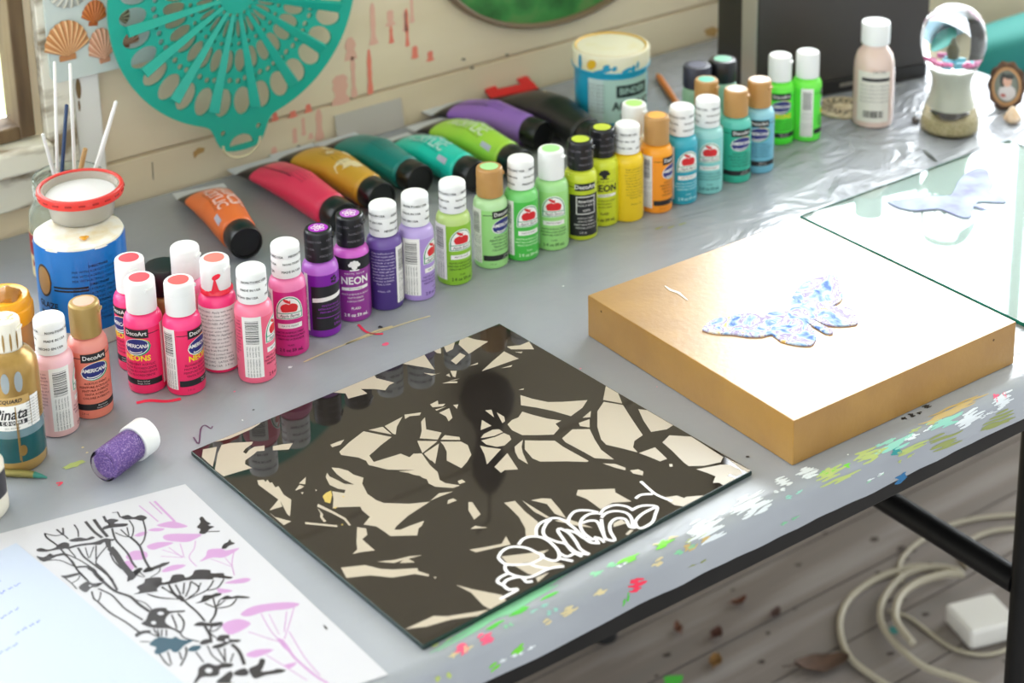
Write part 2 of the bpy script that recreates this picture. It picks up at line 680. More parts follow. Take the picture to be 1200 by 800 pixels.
# creases: strong towards the right end, faint elsewhere
sx = N(m, 'ShaderNodeSeparateXYZ'); L(m, tc, 'Object', sx, 'Vector')
mr = N(m, 'ShaderNodeMapRange', i_From_Min=1.0, i_From_Max=1.35, i_To_Min=.10, i_To_Max=1.0)
L(m, sx, 'X', mr, 'Value')
mp = N(m, 'ShaderNodeMapping'); mp.inputs['Rotation'].default_value = (0, 0, R(-35)); mp.inputs['Scale'].default_value = (13, 26, 9)
L(m, tc, 'Object', mp, 'Vector')
n2 = N(m, 'ShaderNodeTexNoise', i_Scale=1.0, i_Detail=3, i_Roughness=.45, i_Distortion=2.2); L(m, mp, 'Vector', n2, 'Vector')
mm = N(m, 'ShaderNodeMath', operation='MULTIPLY'); L(m, n2, 'Fac', mm, 0); L(m, mr, 'Result', mm, 1)
bp = N(m, 'ShaderNodeBump', i_Strength=1.0, i_Distance=.006); L(m, mm, 'Value', bp, 'Height')
n3 = N(m, 'ShaderNodeTexNoise', i_Scale=26.0, i_Detail=3); L(m, tc, 'Object', n3, 'Vector')
bp2 = N(m, 'ShaderNodeBump', i_Strength=.35, i_Distance=.0012); L(m, n3, 'Fac', bp2, 'Height'); L(m, bp, 'Normal', bp2, 'Normal')
L(m, bp2, 'Normal', b, 'Normal')

PAINT = ['mint', 'lime', 'pink', 'cream', 'white', 'aqua', 'tan', 'teal', 'black', 'olive', 'purple', 'red', 'blue', 'green', 'palelime']
PCOL = dict(mint=(128, 196, 152), lime=(112, 206, 44), pink=(238, 92, 128), cream=(214, 198, 152), white=(222, 228, 232), aqua=(142, 204, 186), tan=(198, 170, 108),
            teal=(34, 140, 140), black=(30, 30, 32), olive=(140, 148, 84), purple=(96, 60, 96), red=(240, 50, 84), blue=(20, 100, 150), green=(80, 190, 60), palelime=(176, 190, 110))
mb = MB()
us = [TX0 + .0] + [TX0 + i * .01 for i in range(1, int((TX1 - TX0) / .01) - 1)]
us += [TX1 - .006 + k * .003 for k in range(0, 12)]
nS = 40
for u in us:
    h = hem(u)
    ss = [SB * i / nS for i in range(nS + 1)] + [SB + ARC * i / 6 for i in range(1, 7)] + [SB + ARC + h * i / 4 for i in range(1, 5)]
    nr = len(ss)
    for s in ss:
        mb.v.append(tuple(cloth(u, s)))
for i in range(len(us) - 1):
    for j in range(nr - 1):
        a = i * nr + j
        mb.f.append((a, a + 1, a + nr + 1, a + nr)); mb.m.append(0)
rs = random.Random(11)


def smear(u0, u1, s0, s1, col, seed=0, holes=0.0, slant=0.0):
    """ragged streak of dried paint following the cover: overlapping tapering strands"""
    r_ = random.Random(seed * 7 + 1)
    ln = abs(u1 - u0)
    k = max(4, int((s1 - s0) / .0011))
    for q in range(k):
        c0 = s0 + (s1 - s0) * (q + .5) / k
        edge = 1 - abs(2 * (q + .5) / k - 1)
        nseg = 1 if holes < .12 else (2 if holes < .28 else 3)
        for g_ in range(nseg):
            a = (g_ + r_.uniform(0, .35)) / nseg + (1 - edge) * .10
            b2 = (g_ + 1 - r_.uniform(0, .35) * (1 + holes)) / nseg - (1 - edge) * .10
            if b2 - a < .06 or r_.random() < holes * .5:
                continue
            n = max(4, int((b2 - a) * ln / .004))
            prev = None
            ph = r_.uniform(0, 100)
            for i in range(n + 1):
                t = a + (b2 - a) * i / n
                u = u0 + (u1 - u0) * t
                w = math.sin(PI * (i + .25) / (n + .5)) ** .5 * (.6 + .7 * (MN.noise(Vector((t * 9, ph, 0))) * .5 + .5))
                hw = (s1 - s0) / k * w * .85
                mid = c0 + slant * (u - u0) + .0012 * MN.noise(Vector((t * 7, ph, 3)))
                A, B = cloth(u, mid - hw, .00025 + .000004 * q), cloth(u, mid + hw, .00025 + .000004 * q)
                mb.v += [tuple(A), tuple(B)]
                c = len(mb.v) - 2
                if prev is not None:
                    mb.f.append((prev, prev + 1, c + 1, c)); mb.m.append(1 + PAINT.index(col))
                prev = c


def us_top(px, py):
    w = U(px, py)
    return w.x, -.004 - w.y


def us_front(px, py):
    w = V(px, py, -.7775)
    return w.x, SB + ARC + (-RB - w.z)


def sm(a, b, w, col, seed, holes=.0, front=False):
    f = us_front if front else us_top
    u0, s0 = f(*a); u1, s1 = f(*b)
    sl = (s1 - s0) / (u1 - u0) if abs(u1 - u0) > 1e-4 else 0
    smear(u0, u1, s0 - w / 2, s0 + w / 2, col, seed, holes, sl)


sm((500, 768), (700, 650), .012, 'mint', 1, .08)
sm((560, 742), (660, 690), .006, 'green', 2, .35)
sm((583, 768), (632, 738), .006, 'lime', 3, .2)
sm((532, 762), (552, 752), .006, 'pink', 4, .1)
sm((558, 750), (580, 738), .007, 'pink', 5, .1)
sm((718, 664), (800, 626), .005, 'lime', 6, .15)
sm((690, 676), (725, 658), .004, 'mint', 16, .15)
sm((738, 677), (772, 668), .009, 'red', 7, .05)
sm((636, 722), (655, 713), .005, 'cream', 8, .1)
sm((660, 711), (684, 700), .005, 'cream', 9, .1)
sm((695, 690), (715, 682), .004, 'cream', 10, .1)
sm((764, 657), (782, 648), .004, 'cream', 11, .1)
sm((800, 640), (842, 620), .004, 'tan', 12, .2)
sm((800, 632), (905, 575), .020, 'white', 13, .2)
sm((905, 570), (960, 548), .012, 'white', 14, .25)
sm((950, 562), (1045, 518), .010, 'palelime', 15, .15)
sm((960, 556), (1000, 540), .004, 'lime', 17, .3)
sm((1020, 530), (1135, 478), .008, 'aqua', 18, .15)
sm((1065, 502), (1165, 458), .007, 'tan', 19, .1)
sm((1120, 492), (1200, 452), .010, 'white', 20, .15)
sm((1164, 464), (1186, 455), .006, 'pink', 21, .2)
sm((1044, 524), (1062, 518), .005, 'teal', 22, .05)
sm((1055, 492), (1082, 482), .006, 'black', 23, .3)
sm((1080, 479), (1092, 474), .004, 'black', 24, .1)
sm((1080, 530), (1200, 480), .012, 'olive', 25, .2, True)
sm((960, 577), (1110, 512), .004, 'palelime', 26, .15, True)
sm((1048, 566), (1072, 553), .006, 'blue', 27, .05, True)
sm((500, 795), (540, 775), .006, 'palelime', 28, .5)
sm((748, 690), (752, 680), .005, 'green', 29, .2)


for _k in range(16):
    _x = rs.uniform(500, 1160); _y = 768 - (_x - 490) * .455 + rs.uniform(-4, 16)
    _l = rs.uniform(14, 46)
    sm((_x, _y), (_x + _l, _y - _l * .45), rs.uniform(.0012, .0034), rs.choice(['white', 'white', 'cream', 'mint', 'palelime', 'aqua']), 60 + _k, .15)
for _k in range(8):
    _x = rs.uniform(560, 1150); _y = 800 - (_x - 590) * .5 - 18 + rs.uniform(-8, 8)
    sm((_x, _y), (_x + 26, _y - 13), rs.uniform(.001, .003), rs.choice(['white', 'palelime', 'olive', 'mint']), 90 + _k, .25, True)


def mark(pts, w, col):
    mb.ribbon(smoothline([U(x, y, .0003) for x, y in pts], 3), w, None, 1 + PAINT.index(col))


def blot(px, py, rx, ry, col, seed=0):
    r_ = random.Random(seed)
    c = U(px, py, .0003)
    mb.poly([(c.x + rx * math.cos(a) * r_.uniform(.6, 1.15), c.y + ry * math.sin(a) * r_.uniform(.6, 1.15), c.z) for a in [k * PI / 8 for k in range(16)]], 1 + PAINT.index(col))


mark([(160, 472), (175, 469), (195, 470), (212, 467)], .0042, 'red')
mark([(227, 512), (233, 520), (235, 503), (240, 498), (247, 502), (249, 499)], .0012, 'purple')
mark([(66, 566), (73, 565), (68, 569)], .0016, 'red')
mark([(356, 424), (390, 409), (430, 394), (470, 380), (504, 370)], .0016, 'cream')
mark([(405, 403), (440, 388), (460, 382)], .0024, 'cream')
mark([(420, 380), (428, 388), (438, 391), (449, 391)], .0026, 'red')
blot(452, 403, .004, .003, 'pink', 1); blot(446, 383, .002, .003, 'black', 2)
blot(97, 524, .0012, .0012, 'cream', 3); blot(102, 530, .0012, .0012, 'cream', 4)
blot(85, 545, .010, .004, 'palelime', 5)
blot(340, 430, .0022, .0018, 'white', 6); blot(297, 480, .0012, .0012, 'black', 7)
for i, (x, y) in enumerate([(786, 266), (800, 262), (772, 267)]):
    blot(x, y, .006, .0014, 'olive', 8 + i)
blot(876, 535, .002, .0015, 'black', 12); blot(660, 335, .001, .001, 'white', 13)
for k in range(40):
    blot(rs.uniform(60, 1000), rs.uniform(330, 560), rs.uniform(.0004, .0012), rs.uniform(.0004, .0012), rs.choice(['white', 'cream', 'pink', 'black', 'white']), 100 + k)
cl = mb.build('vinyl_tablecloth', [M_vinyl] + [mat('dried_%s_paint' % c, PCOL[c], .42) for c in PAINT], None, 60)
tag(cl, 'grey vinyl cloth smeared with dried paint, covering the whole work table', 'tablecloth')

# ------------------------------------------------------------------ tracing helper: crop origin, scale, points -> plane
def C(o, pts):
    ox, oy, s = o
    return [(ox + x * s, oy + y * s) for x, y in pts]


A1 = (220, 480, .15); A2 = (360, 440, .15); A3 = (440, 370, .15); A4 = (540, 420, .15); A5 = (300, 550, .15); A6 = (420, 520, .15)
A7 = (380, 620, .2); A8 = (560, 520, .15); A9 = (570, 570, .175); A10 = (640, 440, .15); A11 = (720, 480, .15)

# ------------------------------------------------------------------ black and cream painted glass square
cs = [U(x, y, .0043) for x, y in [(226, 528), (585, 378), (882, 552), (493, 757)]]
cen = sum(cs, Vector()) / 4
ang = math.atan2((cs[1] - cs[0] + cs[2] - cs[3]).y, (cs[1] - cs[0] + cs[2] - cs[3]).x)
PW = ((cs[1] - cs[0]).length + (cs[2] - cs[3]).length) / 2
PH = ((cs[3] - cs[0]).length + (cs[2] - cs[1]).length) / 2
plate = thing('painted_glass_panel', 'glossy square glass panel painted black and cream with white looping lines', 'painting', (cen.x, cen.y, .0003), ang)
PT = .004
INV = (Matrix.Translation((cen.x, cen.y, 0)) @ Matrix.Rotation(ang, 4, 'Z')).inverted()
M_gb = mat('black_paint_under_gloss', (40, 36, 33), .035, spec=.5)
M_gc = mat('cream_satin_ground', (182, 170, 152), .34, spec=.9)
M_gw = mat('white_paint_pen', (240, 236, 238), .3)
M_gedge = mat('dark_green_glass_edge', (20, 44, 40), .08)
M_gold2 = mat('gold_fleck', (196, 170, 90), .4)
mb = MB()
mb.bbox(-PW / 2, PW / 2, -PH / 2, PH / 2, 0, PT, .0008, 0, seg=2)
pl_body = mb.build('glass_sheet', [M_gedge], plate)
mb = MB()
mb.add([(-PW / 2 + .0008, -PH / 2 + .0008, PT + .00004), (PW / 2 - .0008, -PH / 2 + .0008, PT + .00004), (PW / 2 - .0008, PH / 2 - .0008, PT + .00004), (-PW / 2 + .0008, PH / 2 - .0008, PT + .00004)], [(0, 1, 2, 3)], 0)


def ploc(px, py, z=PT):
    q = INV @ U(px, py, .0043)
    e = .0009
    return Vector((max(-PW / 2 + e, min(PW / 2 - e, q.x)), max(-PH / 2 + e, min(PH / 2 - e, q.y)), z))


CREAM = [
    (A1, [(120, 310), (228, 290), (195, 445), (110, 370)]),
    (A1, [(265, 275), (330, 260), (510, 250), (500, 270), (450, 305), (432, 330), (455, 345), (480, 315), (520, 290), (600, 280), (600, 320), (540, 325), (520, 345), (450, 395), (448, 425), (500, 455), (280, 520), (210, 470), (235, 340)]),
    (A1, [(195, 240), (290, 213), (305, 212), (335, 185), (430, 160), (560, 95), (560, 112), (500, 150), (400, 195), (330, 225), (270, 240)]),
    (A1, [(665, 285), (740, 270), (820, 262), (790, 310), (665, 318)]),
    (A5, [(10, 85), (60, 80), (75, 98), (90, 80), (108, 105), (125, 100), (150, 140), (175, 130), (200, 170), (215, 195), (235, 210), (275, 235), (272, 300), (265, 365), (245, 350), (190, 245), (205, 290), (170, 300), (105, 320), (175, 235), (20, 120)]),
    (A5, [(130, 365), (275, 405), (215, 435), (110, 340)]),
    (A5, [(335, 110), (390, 58), (385, 115), (360, 112)]), (A5, [(305, 165), (340, 120), (378, 132), (350, 150)]),
    (A5, [(350, 178), (372, 178), (362, 195)]), (A5, [(462, 155), (478, 160), (468, 170)]),
    (A5, [(382, 410), (635, 436), (635, 450), (385, 426)]),
    (A5, [(485, 268), (600, 325), (700, 380), (742, 435), (725, 437), (688, 392), (600, 345), (478, 290)]),
    (A5, [(480, 300), (525, 350), (520, 370), (550, 405), (530, 410), (500, 370), (505, 345)]),
    (A5, [(555, 25), (575, 55), (640, 85), (690, 112), (768, 118), (690, 80), (630, 35), (590, -15), (650, -10), (720, 10), (760, 40), (840, 65), (830, 110), (870, 190), (940, 240), (1000, 262), (1200, 268), (1330, 255), (1360, 250), (1190, 360), (1100, 440), (1080, 470), (1130, 470), (1200, 440), (1315, 400), (1295, 440), (1270, 460), (1260, 515), (1050, 520), (995, 480), (940, 445), (840, 430), (890, 370), (830, 320), (815, 290), (640, 295), (600, 305), (605, 230), (595, 170), (690, 185), (700, 160), (640, 150), (575, 120), (545, 60)]),
    (A5, [(790, 450), (860, 460), (870, 510), (830, 545), (880, 590), (930, 632), (820, 645), (755, 660), (790, 625), (785, 560)]),
    (A7, [(98, 225), (240, 210), (330, 232), (400, 236), (545, 228), (550, 245), (615, 265), (612, 276), (530, 262), (400, 283), (270, 270), (130, 285)]),
    (A7, [(640, 278), (658, 280), (650, 290)]),
    (A7, [(310, 190), (410, 180), (500, 158), (573, 152), (440, 187), (410, 198)]), (A7, [(440, 198), (482, 168), (530, 194)]),
    (A7, [(770, 325), (860, 350), (1040, 385), (1070, 420), (975, 470), (930, 445), (860, 370)]),
    (A7, [(465, 590), (560, 545), (640, 508), (720, 510), (880, 485), (975, 478), (900, 510), (740, 530), (600, 570)]),
    (A7, [(850, 120), (940, 105), (1040, 85), (1065, 40), (1092, 90), (990, 112), (890, 135)]),
    (A9, [(100, 468), (330, 440), (420, 422), (365, 462), (330, 500), (200, 520), (140, 515)]),
    (A9, [(190, 530), (300, 520), (330, 540), (420, 553), (330, 595), (280, 585)]), (A9, [(300, 515), (380, 480), (430, 500), (520, 520), (430, 545), (340, 530)]),
    (A9, [(330, 610), (420, 575), (345, 640)]),
    (A2, [(250, 595), (330, 520), (440, 435), (660, 480), (580, 540), (485, 625), (520, 675), (730, 610), (800, 638), (830, 610), (895, 608), (960, 700), (1020, 755), (1035, 815), (1080, 840), (1195, 858), (1140, 878), (1000, 868), (950, 843), (935, 810), (900, 798), (880, 783), (830, 775), (790, 760), (710, 748), (840, 738), (630, 735), (480, 698), (460, 665), (400, 640), (300, 625), (265, 620)]),
    (A2, [(480, 425), (590, 400), (660, 460)]), (A2, [(605, 395), (745, 320), (700, 400), (692, 460), (670, 455)]),
    (A2, [(760, 305), (890, 288), (880, 310), (800, 318), (765, 340)]), (A2, [(890, 360), (920, 325), (930, 420), (1050, 445), (1020, 500), (880, 490), (895, 430)]),
    (A2, [(860, 510), (1018, 512), (900, 605), (880, 560)]), (A2, [(1030, 530), (1000, 690), (975, 665), (960, 660), (912, 610)]),
    (A2, [(1042, 500), (1075, 465), (1190, 480), (1195, 503)]),
    (A6, [(640, -18), (800, -18), (855, 10), (882, 85), (850, 140), (805, 190), (690, 130), (690, 60), (665, 10)]),
    (A2, [(960, 225), (1020, 195), (1025, 225), (1080, 220), (1060, 240), (980, 248)]), (A2, [(1030, 290), (1110, 255), (1135, 330), (1105, 358), (1085, 320)]),
    (A2, [(1140, 230), (1180, 225), (1170, 260)]), (A2, [(1000, 265), (1090, 240), (1010, 275)]),
    (A2, [(180, 540), (230, 520), (290, 500), (260, 540), (195, 560)]),
    (A2, [(195, 125), (350, 40), (520, -5), (540, 20), (680, 55), (640, 75), (610, 115), (520, 105), (420, 105), (470, 140), (320, 180), (300, 140)]),
    (A3, [(205, 355), (360, 290), (462, 420), (400, 405), (215, 375)]), (A3, [(440, 262), (490, 238), (512, 295), (480, 290)]), (A3, [(525, 235), (600, 193), (605, 260), (555, 285)]),
    (A3, [(640, 178), (700, 155), (780, 185), (880, 200), (730, 298), (695, 265), (650, 225)]), (A3, [(590, 350), (660, 290), (705, 310), (630, 380)]),
    (A3, [(830, 432), (920, 350), (1005, 278), (1120, 335), (1070, 350), (930, 400)]), (A3, [(1025, 240), (1130, 230), (1200, 200), (1240, 262), (1060, 262)]),
    (A3, [(375, 445), (480, 455), (520, 440), (440, 467)]), (A3, [(520, 528), (580, 512), (640, 512), (640, 524)]), (A3, [(585, 430), (635, 430), (625, 480), (605, 475)]), (A3, [(550, 465), (575, 450), (585, 478)]), (A3, [(580, 505), (660, 490), (620, 503)]),
    (A3, [(980, 410), (1070, 383), (1060, 398)]), (A3, [(735, 392), (800, 365), (800, 378)]), (A3, [(1085, 282), (1150, 280), (1140, 292)]),
    (A4, [(465, 285), (560, 315), (680, 340), (800, 338), (990, 325), (950, 385), (860, 450), (720, 410), (600, 385), (470, 365)]),
    (A4, [(480, 415), (560, 440), (680, 470), (785, 485), (740, 510), (770, 545), (725, 595), (600, 598), (480, 598), (400, 560), (365, 515), (400, 480), (450, 460)]),
    (A4, [(450, 245), (495, 232), (490, 245)]), (A4, [(190, 405), (240, 400), (260, 460)]), (A4, [(280, 420), (340, 455), (345, 490), (325, 505)]), (A4, [(165, 480), (240, 525), (155, 560)]),
    (A4, [(155, 622), (180, 590), (250, 555), (300, 553), (330, 575), (260, 605)]), (A4, [(160, 640), (270, 612), (335, 582), (380, 600), (395, 632), (340, 680), (280, 690), (200, 672)]),
    (A4, [(150, 680), (200, 692), (315, 707), (205, 827), (185, 750)]),
    (A8, [(130, 180), (230, 72), (315, 200), (210, 205), (180, 225)]), (A4, [(420, 690), (485, 635), (475, 690), (485, 740), (525, 825), (450, 780), (425, 730)]),
    (A4, [(500, 640), (735, 642), (800, 690), (1000, 800), (985, 808), (830, 803), (620, 805), (560, 780), (500, 710)]),
    (A10, [(125, 490), (205, 420), (340, 418), (380, 500), (430, 580), (530, 655), (380, 645), (300, 600), (150, 520)]),
    (A10, [(400, 280), (450, 205), (600, 230), (670, 340), (755, 465), (690, 510), (680, 560), (715, 600), (600, 570), (470, 540), (430, 500), (400, 400)]),
    (A10, [(445, 190), (480, 75), (580, 130), (595, 218)]), (A10, [(720, 262), (800, 265), (1000, 385), (940, 420), (820, 440), (760, 350)]),
    (A10, [(285, 330), (350, 275), (345, 325)]), (A10, [(255, 370), (340, 340), (340, 405), (265, 395)]), (A10, [(725, 605), (850, 560), (945, 650), (890, 670), (820, 640)]),
    (A10, [(440, 685), (540, 690), (620, 720), (620, 740), (540, 720)]), (A10, [(655, 740), (720, 732), (760, 750), (755, 780), (680, 765)]), (A10, [(960, 690), (985, 690), (990, 710), (965, 712)]),
    (A11, [(375, 255), (430, 200), (600, 210), (850, 370), (830, 410), (700, 438), (580, 440), (540, 410), (450, 320)]),
    (A11, [(640, 465), (830, 430), (900, 430), (985, 470), (1000, 500), (950, 520), (900, 500), (880, 520), (960, 540), (860, 595), (820, 570), (770, 570), (790, 520), (730, 495)]),
    (A11, [(870, 375), (960, 420), (1075, 475), (1040, 490), (980, 460), (940, 425)]),
    (A11, [(390, 685), (490, 670), (545, 690), (560, 680), (700, 670), (540, 755), (470, 745), (420, 715)]),
    (A8, [(780, 360), (1070, 350), (1075, 380), (1200, 450), (1050, 460), (960, 510), (850, 430), (770, 400)]),
    (A8, [(415, 440), (500, 425), (570, 428), (640, 510), (690, 580), (600, 545), (540, 470)]), (A8, [(345, 440), (560, 575), (535, 578), (440, 530)]),
    (A8, [(205, 460), (290, 445), (370, 530), (470, 610), (450, 720), (375, 730), (370, 660), (320, 570), (250, 500)]),
    (A6, [(875, 665), (910, 640), (1010, 655)]), (A6, [(860, 455), (890, 455), (955, 550), (905, 592), (860, 520)]), (A6, [(700, 440), (740, 425), (770, 442), (695, 470)]),
    (A6, [(580, 430), (630, 385), (740, 372), (640, 410), (560, 445)]), (A6, [(775, 290), (810, 278), (838, 298), (790, 315)]),
    (A8, [(700, 585), (900, 655), (780, 640), (600, 600)]), (A8, [(1060, 620), (1120, 590), (1160, 620), (1060, 650)]), (A9, [(930, 320), (960, 290), (985, 290), (950, 325)]),
]
for o, pts in CREAM:
    mb.poly([ploc(x, y, PT + .00009) for x, y in C(o, pts)], 1)
for o, pts in [(A5, [(520, 210), (545, 185), (585, 165), (595, 200), (580, 265), (540, 255)]), (A5, [(670, 210), (690, 205), (685, 220)]), (A5, [(600, 300), (640, 290), (620, 308)]), (A5, [(665, 430), (680, 425), (675, 440)])]:
    mb.poly([ploc(x, y, PT + .00015) for x, y in C(o, pts)], 2)
mb.build('painted_design', [M_gb, M_gc, M_gold2], plate, smooth=False)
mb = MB()
for pts in [[(80, 470), (110, 430), (170, 405), (260, 410), (330, 440), (380, 470), (300, 515), (200, 525), (130, 520), (90, 490), (80, 470)],
            [(215, 390), (250, 350), (310, 335), (380, 345), (440, 385), (485, 440), (480, 490), (430, 495), (360, 465)],
            [(130, 520), (125, 550), (150, 580), (220, 605), (300, 605), (420, 550), (520, 535)], [(290, 515), (330, 535), (420, 550)],
            [(150, 580), (90, 610), (75, 640), (110, 660), (150, 690), (210, 690), (90, 755)], [(110, 660), (140, 625), (220, 605), (250, 620), (270, 640), (310, 635)],
            [(335, 330), (335, 280), (370, 240), (430, 220), (400, 250), (380, 300), (400, 340), (470, 370), (530, 385), (600, 440), (690, 455)],
            [(400, 245), (430, 215), (490, 215), (540, 240)], [(490, 280), (480, 300), (520, 360), (570, 430), (640, 470)], [(490, 280), (550, 310), (600, 370), (630, 420), (690, 455)],
            [(530, 290), (600, 310), (650, 345), (700, 360)], [(545, 245), (560, 200), (600, 165), (680, 160), (750, 175)], [(545, 245), (600, 290), (650, 340), (700, 375), (760, 380)],
            [(750, 180), (690, 185), (640, 220), (630, 270), (660, 320), (720, 360)], [(640, 245), (690, 230), (740, 235), (770, 290), (800, 360)],
            [(760, 190), (790, 150), (860, 125), (940, 135), (980, 160)], [(770, 210), (800, 180), (860, 165), (930, 175), (970, 210), (980, 270)],
            [(770, 220), (780, 290), (800, 350), (860, 360), (830, 300), (830, 250), (870, 215), (930, 220), (960, 270), (1000, 275)],
            [(970, 160), (1040, 130), (1140, 135), (1130, 190), (1110, 240), (1070, 295), (1010, 270), (1000, 230), (1050, 180), (1130, 140)],
            [(480, 440), (540, 470), (600, 440)], [(480, 480), (580, 500)], [(720, 340), (760, 350), (790, 375)], [(730, 345), (745, 375)]]:
    mb.ribbon(smoothline([ploc(x, y, PT + .0002) for x, y in C(A9, pts)], 4), .0024)
for pts in [[(205, 560), (260, 610), (330, 665), (450, 715)], [(165, 695), (210, 665), (300, 660)]]:
    mb.ribbon(smoothline([ploc(x, y, PT + .0002) for x, y in C(A11, pts)], 4), .0024)
for i, v in enumerate(mb.v):
    mb.v[i] = (v[0], v[1], v[2] + .000002 * (i % 29))
mb.build('white_line_drawing', M_gw, plate, smooth=False)

# ------------------------------------------------------------------ deep gold panel, butterfly on it
M_gold = noisy('gold_paint', (168, 124, 44), (154, 110, 36), (26, 26, 26), 6, .3, .7, .34, bump=.10, bscale=(180, 180, 180), metal=.12, spec=.9)
_b = M_gold.node_tree.nodes['Principled BSDF']; _b.inputs['Coat Weight'].default_value = .55; _b.inputs['Coat Roughness'].default_value = .36
can = thing('canvas_panel', 'deep square art panel painted gold all over, with a butterfly on top', 'canvas', (.987, -.6235, .0003))
mb = MB(); mb.bbox(-.1255, .1255, -.1245, .1245, 0, .0385, .0009, seg=2); mb.build('panel', M_gold, can)
mb = MB()
CI = Matrix.Translation((-.987, .6235, 0))
for x, y, r in [(706, 366, .0011), (1156, 405, .0011)]:
    p = (U(x, y, .03))
    if x < 900:
        mb.add([(-.1257, p.y + .6235 + r * math.cos(a), .031 + r * math.sin(a)) for a in [k * PI / 5 for k in range(10)]], [tuple(range(9, -1, -1))], 0)
    else:
        mb.add([(.098 + r * math.cos(a), -.1247, .031 + r * math.sin(a)) for a in [k * PI / 5 for k in range(10)]], [tuple(range(10))], 0)
mb.ribbon([CI @ U(x, y, .0389) for x, y in [(779, 335), (786, 340), (795, 343), (806, 352)]], [.001, .003, .003, .001], None, 1)
mb.build('paint_nicks', [mat('gold_dent', (90, 64, 30), .6), mat('white_scuff', (238, 234, 226), .5)], can, smooth=False)

M_marb = bpy.data.materials.new('marbled_paint'); M_marb.use_nodes = True
m = M_marb; b = m.node_tree.nodes['Principled BSDF']
tc = N(m, 'ShaderNodeTexCoord'); n1 = N(m, 'ShaderNodeTexNoise', i_Scale=55.0, i_Detail=5, i_Distortion=1.6); L(m, tc, 'Object', n1, 'Vector')
cr = N(m, 'ShaderNodeValToRGB'); e = cr.color_ramp.elements
e[0].position, e[1].position = .34, .70
e[0].color, e[1].color = (*lin((70, 110, 190)), 1), (*lin((228, 190, 110)), 1)
for po, c in [(.43, (150, 180, 215)), (.49, (206, 216, 230)), (.55, (150, 130, 180)), (.61, (222, 224, 226))]:
    k = e.new(po); k.color = (*lin(c), 1)
L(m, n1, 'Fac', cr, 'Fac'); L(m, cr, 'Color', b, 'Base Color'); b.inputs['Roughness'].default_value = .6; b.inputs['Specular IOR Level'].default_value = .2


def cutout(name, outline, o, z, thick, m, label):
    P = [U(x, y, z + thick) for x, y in C(o, outline)]
    c = sum(P, Vector()) / len(P)
    k = MB(); k.prism([(p.x - c.x, p.y - c.y) for p in smoothline(P + [P[0]], 2)[:-1]], 0, thick)
    ob = k.build(name, m, None, 30)
    ob.location = (c.x, c.y, z)
    return tag(ob, label, 'butterfly')


cutout('butterfly_cutout', [(75, 430), (100, 395), (150, 365), (250, 345), (350, 325), (420, 318), (440, 335), (490, 340), (530, 315), (600, 315), (660, 300), (668, 240), (690, 190), (740, 130), (800, 100), (880, 75), (950, 60), (985, 90), (990, 140), (1015, 200), (1000, 240), (950, 270), (980, 280), (1050, 285), (1090, 310), (1115, 370), (1100, 395), (1000, 405), (920, 400), (860, 380), (815, 362), (850, 385), (940, 435), (945, 455), (905, 455), (840, 420), (765, 375), (800, 410), (835, 470), (830, 505), (800, 535), (700, 530), (600, 505), (540, 460), (480, 475), (380, 475), (280, 460), (170, 455), (100, 440)],
       (810, 310, .175), .0389, .0014, M_marb, 'marbled blue and lilac butterfly cutout lying on the gold panel')

# ------------------------------------------------------------------ clear glass square, pale butterfly on it
M_glass = mat('clear_glass', (235, 248, 244), .01, trans=1.0, ior=1.5)
M_gg = mat('green_glass_edge', (14, 120, 100), .12)
gx0, gx1, gy0, gy1 = 1.169, 1.473, -.747, -.444
gl = thing('glass_square', 'clear square glass sheet with bright green edge, behind the gold panel', 'glass sheet', ((gx0 + gx1) / 2, (gy0 + gy1) / 2, .0004))
hx, hy = (gx1 - gx0) / 2, (gy1 - gy0) / 2
M_under = mat('white_glare_layer', (240, 242, 244), .4)  # white layer added under the clear pane for its blown-out glare
mb = MB(); mb.box(-hx, hx, -hy, hy, .0006, .0034); mb.build('pane', M_glass, gl, smooth=False)
mb = MB(); mb.box(-hx, hx, -hy, hy, 0, .0005); mb.build('glare_layer', M_under, gl, smooth=False)
mb = MB(); w_ = .0006
for x0, x1, y0, y1 in [(-hx - w_, hx + w_, -hy - w_, -hy), (-hx - w_, hx + w_, hy, hy + w_), (-hx - w_, -hx, -hy, hy), (hx, hx + w_, -hy, hy)]:
    mb.box(x0, x1, y0, y1, .0, .0036)
mb.build('cut_edge', M_gg, gl, smooth=False)
cutout('butterfly_cutout', [(500, 360), (600, 345), (720, 335), (820, 330), (850, 270), (900, 215), (950, 195), (1000, 205), (1010, 240), (1028, 270), (1010, 310), (1060, 330), (1095, 360), (1050, 365), (980, 360), (940, 370), (1000, 400), (960, 395), (930, 385), (920, 430), (880, 440), (800, 410), (750, 395), (650, 405), (560, 390)],
       (920, 150, .2375), .0039, .0012, noisy('pale_lilac_paint', (150, 150, 196), (190, 206, 226), (30, 30, 30), 4, .35, .65, .8, spec=.12), 'pale lilac butterfly cutout lying on the clear glass sheet')

